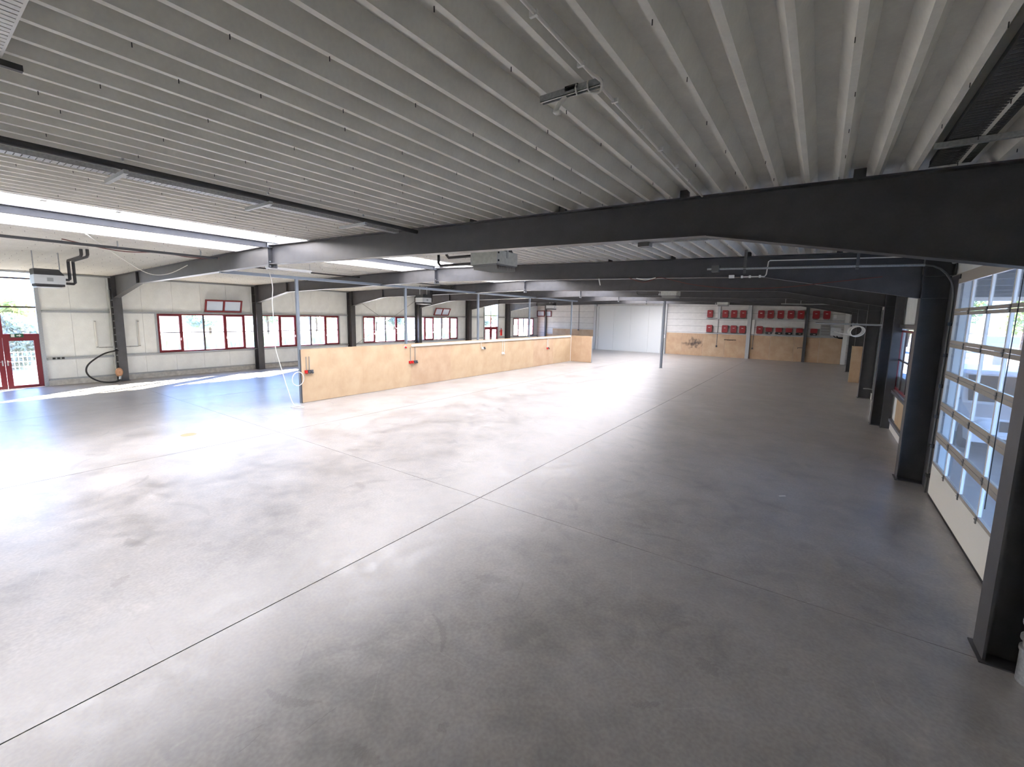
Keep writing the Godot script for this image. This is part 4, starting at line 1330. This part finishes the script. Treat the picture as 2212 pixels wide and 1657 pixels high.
func end_wall_things():
	var top := [-7.75, -6.58, -5.93, -5.26, -3.98, -3.33, -2.65, -1.98, -1.33, -0.38, 0.27]
	for k in top.size():
		inverter("tall red inverter, %s of the upper row counted from the white gate" % NTH[k], top[k], 3.6, false)
	var low := [-7.74, -6.54, -5.88, -5.23, -4.0]
	for k in low.size():
		inverter("tall red inverter, %s of the lower row counted from the white gate" % NTH[k], low[k], 2.36, false)
	var short := [-3.36, -2.68, -2.01, -1.33, -0.42]
	for k in short.size():
		inverter("short red and black inverter, %s of five in the lower row from the white gate" % NTH[k], short[k], 2.3, true)
	for r in [["upper", 3.19], ["lower", 1.97]]:
		var d := thing("cable_duct", "grey cable duct under the %s row of red inverters" % r[0], "duct", Vector3(0, r[1], ZE + 0.01))
		for s in [[-8.05, -4.9], [-4.62, -1.05], [-0.82, 1.36]]:
			bx(d, "length", Vector3(s[0], -0.03, 0.0), Vector3(s[1], 0.03, 0.1), "galvanised")
		pipe(d, "cable_run", [Vector3(-8.0, 0.045, 0.05), Vector3(-4.95, 0.045, 0.05)], 0.015, "black_rubber", 6)
	var ud := thing("upright_duct", "white upright cable duct beside the pale post between the inverter rows", "duct", Vector3(-4.5, 1.99, ZE + 0.01))
	bx(ud, "length", Vector3(-0.09, 0.02, 0), Vector3(0.09, 1.16, 0.08), "white_lacquer")
	bx(ud, "lid_edge", Vector3(-0.1, 0.02, 0.08), Vector3(0.1, 1.16, 0.09), "white_lacquer")
	var cab := thing("switch_cabinet", "grey slatted switch cabinet at the end of the inverter rows", "cabinet", Vector3(0.27, 2.04, ZE + 0.01))
	bx(cab, "body", Vector3(-0.3, 0, 0), Vector3(0.3, 0.84, 0.2), "cabinet_grey")
	for k in 4:
		bx(cab, "module", Vector3(-0.26, 0.06 + 0.2 * k, 0.2), Vector3(0.26, 0.2 + 0.2 * k, 0.225), "pipe_grey")
	var wb := thing("meter_box", "pale double-door meter box beside the slatted switch cabinet", "cabinet", Vector3(0.9, 2.09, ZE + 0.01))
	bx(wb, "body", Vector3(-0.31, 0, 0), Vector3(0.31, 0.6, 0.2), "white_lacquer")
	for s in [-1.0, 1.0]:
		var d := bx(wb, "door", Vector3(0.005 * s, 0.01, 0.2), Vector3(0.305 * s, 0.59, 0.215), "gate_white")
		bx(d, "latch", Vector3(-0.01, -0.02, 0.007), Vector3(0.01, 0.02, 0.02), "pipe_dark")
	var jb := thing("junction_box", "small pale junction box right after the upper row's last inverter", "box", Vector3(0.78, 3.33, ZE + 0.01))
	bx(jb, "body", Vector3(-0.11, 0, 0), Vector3(0.11, 0.3, 0.12), "cabinet_grey")
	bx(jb, "lid", Vector3(-0.1, 0.01, 0.12), Vector3(0.1, 0.29, 0.13), "white_lacquer")
	var bc := thing("black_cable", "thick black cables curving below the pale meter box", "cable", Vector3(0, 0, ZE + 0.06))
	pipe(bc, "cable", smooth_path([Vector3(0.8, 2.1, 0), Vector3(0.9, 1.98, 0.05), Vector3(1.15, 1.95, 0.06), Vector3(1.45, 1.97, 0.02)], 6), 0.03, "black_rubber", 8)
	pipe(bc, "cable", smooth_path([Vector3(1.0, 2.1, 0.02), Vector3(1.08, 1.93, 0.08), Vector3(1.3, 1.9, 0.06), Vector3(1.48, 1.93, 0.02)], 6), 0.03, "black_rubber", 8)
	for c in [["thin conduit dropping to a socket on the dado near the pale post stub", -7.1, 0.95, 3.15], ["thin conduit dropping to a socket beside the pale post between the dado halves", -4.42, 0.9, 1.95], ["thin dark conduit up the white wall behind the partition return", -20.06, 1.9, 4.4]]:
		var o := thing("wall_conduit", c[0], "conduit", Vector3(c[1], 0, ZE + 0.03))
		pipe(o, "run", [Vector3(0, c[2], 0.01), Vector3(0, c[3], 0.01)], 0.022, "pipe_grey", 6)
		bx(o, "socket", Vector3(-0.06, c[2] - 0.12, -0.008), Vector3(0.06, c[2], 0.05), "plug_grey")
	var gs := thing("gate_switch", "white switch box on the pale post beside the white gate", "switch", Vector3(-11.45, 1.55, ZE + 0.2))
	bx(gs, "body", Vector3(-0.09, -0.14, 0), Vector3(0.09, 0.14, 0.08), "white_lacquer")
	bx(gs, "button", Vector3(-0.03, -0.02, 0.08), Vector3(0.03, 0.04, 0.095), "plug_grey")
	var pf := thing("tool_rail", "dark narrow rail with hooks on the plywood dado below the red inverters", "rail", Vector3(-6.0, 1.47, ZE + 0.024))
	bx(pf, "rail", Vector3(-0.55, -0.03, 0), Vector3(0.35, 0.02, 0.02), "bark")
	for k in 5:
		bx(pf, "hook", Vector3(-0.5 + 0.2 * k, -0.06, 0.02), Vector3(-0.48 + 0.2 * k, 0.0, 0.05), "pipe_dark")
	var pb := thing("black_strip", "short black bracket screwed to the dado below the short inverters", "bracket", Vector3(-1.05, 1.08, ZE + 0.024))
	bx(pb, "plate", Vector3(-0.3, -0.02, 0), Vector3(0.2, 0.02, 0.02), "pipe_dark")
	bx(pb, "lip", Vector3(-0.3, -0.08, 0.0), Vector3(-0.26, -0.02, 0.03), "pipe_dark")
	hopper("two-pane red framed vent window on the end wall corner", Vector3(-24.98, 3.12, ZE + 0.02), 1.75, 0.6, PI / 2, 0.04)

func hopper(label: String, at: Vector3, w: float, h: float, turn: float, lean: float):
	# bottom-hung vent; origin at the bottom corner, length along local -z
	var o := thing("vent_window", label, "window", at, "red framed vent windows")
	o.transform.basis = Basis(Vector3.UP, turn - PI) if turn != 0.0 else Basis()
	if turn != 0.0:
		o.transform.basis = Basis(Vector3.UP, -PI / 2)
	var f := Node3D.new()
	var tilt := Basis(Vector3.BACK, -lean)
	var st := begin()
	add_box(st, tilt * Vector3(0.035, 0.03, -w / 2), Vector3(0.07, 0.06, w), tilt)
	add_box(st, tilt * Vector3(0.035, h - 0.03, -w / 2), Vector3(0.07, 0.06, w), tilt)
	for z in [-0.035, -w / 2, -w + 0.035]:
		add_box(st, tilt * Vector3(0.035, h / 2, z), Vector3(0.07, h - 0.12, 0.07), tilt)
	done(o, "frame", st, "red_frame")
	for k in 2:
		st = begin()
		add_box(st, tilt * Vector3(0.02, h / 2, -w / 4 - w / 2 * k), Vector3(0.006, h - 0.12, w / 2 - 0.1), tilt)
		done(o, "pane", st, "beacon_clear")
	f.free()

# ---------------------------------------------------------------- things on the window wall
func left_wall_things():
	hopper("two-pane red framed vent window above the ribbon window nearest the hose loop", Vector3(XLW + 0.02, 3.05, -9.06), 1.68, 0.62, 0.0, 0.3)
	hopper("two-pane red framed vent window above the second ribbon window", Vector3(XLW + 0.02, 3.07, -24.74), 1.66, 0.62, 0.0, 0.45)
	var ex := thing("exit_sign", "small green and white exit sign above the door leaf beside the hose loop", "sign", Vector3(XLW + 0.035, 2.03, -2.78))
	bx(ex, "plate", Vector3(0, -0.07, 0.17), Vector3(0.01, 0.07, -0.17), "exit_green")
	bx(ex, "door_symbol", Vector3(0.01, -0.055, 0.15), Vector3(0.012, 0.055, 0.06), "white_lacquer")
	var st := begin()
	add_prism(st, PackedVector2Array([Vector2(-0.03, -0.02), Vector2(0.04, -0.02), Vector2(0.04, -0.05), Vector2(0.1, 0.0), Vector2(0.04, 0.05), Vector2(0.04, 0.02), Vector2(-0.03, 0.02)]), 0.0, 0.002, Transform3D(Basis(Vector3(0, 0, -1), Vector3.UP, Vector3(1, 0, 0)), Vector3(0.01, 0, -0.02)))
	done(ex, "arrow", st, "white_lacquer")
	for k in 2:
		var z := -5.01 - 1.42 * k
		var l := thing("wall_lamp", "unlit upright white tube lamp on the %s side of the hose-loop column" % ["door", "window"][k], "lamp", Vector3(XLW, 1.45, z), "upright tube lamps by the first column")
		bx(l, "housing", Vector3(0.0, 0.0, 0.045), Vector3(0.05, 1.16, -0.045), "white_lacquer")
		pipe(l, "tube", [Vector3(0.065, 0.05, 0), Vector3(0.065, 1.11, 0)], 0.016, "cable_white", 8)
		for y in [0.02, 1.1]:
			bx(l, "end_cap", Vector3(0.05, y, 0.03), Vector3(0.09, y + 0.04, -0.03), "cabinet_grey")
	var lc := thing("lamp_conduit", "thin conduit joining the two upright tube lamps at their lower ends", "conduit", Vector3(XLW + 0.015, 1.46, 0))
	pipe(lc, "run", [Vector3(0, 0, -5.06), Vector3(0, 0, -6.38)], 0.012, "pipe_grey", 6)
	for z in [-5.3, -6.1]:
		bx(lc, "clip", Vector3(-0.015, -0.02, z + 0.01), Vector3(0.018, 0.02, z - 0.01), "cabinet_grey")
	var hs := thing("black_hose", "thick black hose looping from the first column of the window wall to the floor", "hose", Vector3(-24.4, 0, 0))
	pipe(hs, "hose", smooth_path([Vector3(-0.1, 1.34, -5.56), Vector3(0.02, 1.33, -5.4), Vector3(0.05, 1.22, -5.04), Vector3(0.06, 0.9, -4.62), Vector3(0.06, 0.62, -4.48), Vector3(0.06, 0.35, -4.55), Vector3(0.06, 0.13, -4.8), Vector3(0.07, 0.035, -5.1), Vector3(0.08, 0.04, -5.4), Vector3(0.06, 0.12, -5.5)], 6), 0.03, "black_rubber", 10)
	pipe(hs, "coupling", [Vector3(0.06, 0.12, -5.5), Vector3(0.05, 0.25, -5.52)], 0.045, "galvanised", 10)
	var dk := thing("hose_reel", "beige disc-shaped hose holder low on the first column of the window wall", "holder", Vector3(-24.36, 0.42, -5.5))
	st = begin()
	add_lathe(st, [Vector2(0, -0.03), Vector2(0.09, -0.03), Vector2(0.13, 0.0), Vector2(0.09, 0.05), Vector2(0.03, 0.055), Vector2(0, 0.07)], 18, Transform3D(Basis(Vector3.BACK, -PI / 2).scaled(Vector3(1, 1.5, 1)), Vector3.ZERO))
	done(dk, "disc", st, "rubber_beige")
	bx(dk, "bracket", Vector3(-0.16, -0.03, -0.03), Vector3(-0.02, 0.03, 0.03), "pipe_dark")
	var cc := thing("column_cable", "dark cable with pale clips running up the side of the first window-wall column", "cable", Vector3(-24.52, 0, -5.52))
	pipe(cc, "cable", [Vector3(0, 0.5, 0), Vector3(0, 3.6, 0)], 0.022, "black_rubber", 8)
	pipe(cc, "conduit", [Vector3(-0.2, 0.3, 0.02), Vector3(-0.2, 3.9, 0.02)], 0.03, "cabinet_grey", 8)
	for k in 11:
		bx(cc, "clip", Vector3(-0.026, 0.55 + 0.29 * k, -0.03), Vector3(0.026, 0.575 + 0.29 * k, 0.025), "cabinet_grey")
	var so := thing("socket_strip", "strip of dark sockets on the rail end beside the glazed double door", "socket", Vector3(XLW + 0.11, 1.1, -3.62))
	bx(so, "strip", Vector3(0, -0.05, 0.1), Vector3(0.03, 0.05, -0.36), "cabinet_grey")
	for k in 3:
		bx(so, "socket", Vector3(0.03, -0.035, -0.02 - 0.13 * k), Vector3(0.045, 0.035, -0.1 - 0.13 * k), "black_rubber")
	var fe := thing("fire_extinguisher", "red fire extinguisher on the wall beside the far glazed door", "extinguisher", Vector3(XLW + 0.22, 1.25, -33.45))
	st = begin()
	add_lathe(st, [Vector2(0, 0), Vector2(0.09, 0.0), Vector2(0.1, 0.02), Vector2(0.1, 0.5), Vector2(0.06, 0.58), Vector2(0.03, 0.6), Vector2(0.03, 0.64), Vector2(0, 0.64)], 14)
	done(fe, "bottle", st, "plug_red")
	bx(fe, "valve", Vector3(-0.02, 0.64, -0.05), Vector3(0.02, 0.7, 0.08), "pipe_dark")
	pipe(fe, "hose", smooth_path([Vector3(0, 0.66, 0.06), Vector3(0.04, 0.6, 0.13), Vector3(0.06, 0.3, 0.12)], 5), 0.013, "black_rubber", 6)
	bx(fe, "bracket", Vector3(-0.21, 0.35, -0.03), Vector3(-0.09, 0.4, 0.03), "pipe_dark")
	var lid := thing("floor_cover", "small brown floor patch on the concrete between the glazed door and partition", "cover", Vector3(-12.76, 0.0, -4.09))
	st = begin()
	add_lathe(st, [Vector2(0, 0.004), Vector2(0.16, 0.004), Vector2(0.17, 0.0)], 20)
	done(lid, "disc", st, "rubber_beige")
	var scr := thing("paper_scrap", "small white scrap of paper lying on the dark concrete", "scrap", Vector3(-0.3, 0.003, -8.9))
	st = begin()
	add_box(st, Vector3.ZERO, Vector3(0.12, 0.003, 0.03), Basis(Vector3.UP, 0.7))
	done(scr, "sheet", st, "white_lacquer")

# ---------------------------------------------------------------- things on the gate side
func right_wall_things():
	var dp := thing("drain_pipe", "grey drain pipe with banded joints in the first gate-side column", "pipe", Vector3(1.8, 0, -5.44))
	var st := begin()
	add_lathe(st, [Vector2(0.125, 0), Vector2(0.125, 0.28), Vector2(0.115, 0.3), Vector2(0.115, 4.3)], 24)
	done(dp, "pipe", st, "galvanised")
	for y in [0.3, 0.4, 0.54, 1.9, 3.2]:
		st = begin()
		add_lathe(st, [Vector2(0.115, y - 0.025), Vector2(0.133, y - 0.015), Vector2(0.133, y + 0.015), Vector2(0.115, y + 0.025)], 24)
		done(dp, "band", st, "galvanised")
	bx(dp, "label_plate", Vector3(-0.1, 0.19, 0.07), Vector3(-0.08, 0.21, 0.11), "white_lacquer")
	var bp := thing("brace_post", "square dark post beside the column with the jib arm", "post", Vector3(1.81, 0, -16.83))
	bx(bp, "shaft", Vector3(-0.1, 0, -0.08), Vector3(0.1, 4.44, 0.08), "steel_paint")
	bx(bp, "foot", Vector3(-0.12, 0, -0.1), Vector3(0.12, 0.015, 0.1), "steel_paint")
	var ob := thing("plywood_board", "upright plywood board fixed to the fifth gate-side column", "board", Vector3(1.63, 0, frame_z(4) + 0.17))
	bx(ob, "face_sheet", Vector3(-0.2, 0, 0), Vector3(0.2, 1.88, 0.022), "chipboard")
	bx(ob, "edge_sheet", Vector3(-0.225, 0, -0.3), Vector3(-0.2, 1.88, 0.022), "plywood")
	var jb := thing("jib_arm", "thin grey jib arm reaching into the hall from the third gate-side column", "arm", Vector3(XRF, 3.03, frame_z(2) + 0.1))
	pipe(jb, "arm", [Vector3(0.0, 0, 0), Vector3(-1.65, 0.02, 0)], 0.028, "galvanised", 8)
	bx(jb, "hinge_plate", Vector3(-0.02, -0.1, -0.05), Vector3(0.0, 0.1, 0.05), "galvanised")
	pipe(jb, "riser", [Vector3(-0.03, -2.3, 0.0), Vector3(-0.03, 0.45, 0.0)], 0.016, "pipe_grey", 6)
	for x in [-0.6, -0.7]:
		bx(jb, "clamp", Vector3(x - 0.02, -0.04, -0.04), Vector3(x + 0.02, 0.05, 0.04), "galvanised")
	var co := thing("cable_coil", "coil of white cable hanging on the thin jib arm", "cable", Vector3(0.89, 2.82, frame_z(2) + 0.13))
	for k in 3:
		var ring := []
		for j in 29:
			var a := TAU * j / 28
			ring.append(Vector3(0.17 * cos(a) + 0.03 * k - 0.03 + 0.03 * sin(a), 0.155 * sin(a) - 0.01 * k + 0.02, 0.03 * k + 0.02 * sin(a * 2)))
		pipe(co, "turn", ring, 0.014, "cable_white", 8)
	pipe(co, "tail", smooth_path([Vector3(-0.1, -0.12, 0), Vector3(-0.3, -0.09, 0.02), Vector3(-0.55, -0.03, 0.0)], 5), 0.014, "cable_white", 8)
	var tap := thing("wall_tap", "pale pipe tap standing out beside the column with the jib arm", "tap", Vector3(1.52, 0, frame_z(2) - 0.4))
	pipe(tap, "pipe", [Vector3(0, 0.02, 0), Vector3(0, 1.02, 0)], 0.025, "cabinet_grey", 8)
	pipe(tap, "spout", smooth_path([Vector3(0, 1.0, 0), Vector3(-0.12, 1.03, 0), Vector3(-0.26, 1.02, 0)], 4), 0.018, "cabinet_grey", 8)
	var en := thing("arm_track", "thin pale guide arm under the roof beams near the end wall", "track", Vector3(0.0, 4.02, -28.2))
	pipe(en, "rail", [Vector3(-1.9, 0.0, 0), Vector3(1.4, -0.04, 0)], 0.03, "galvanised", 6)
	for x in [-1.7, -1.0, 0.4]:
		bx(en, "hanger", Vector3(x - 0.015, 0, -0.015), Vector3(x + 0.015, roof_y(x) - 4.02, 0.015), "galvanised")
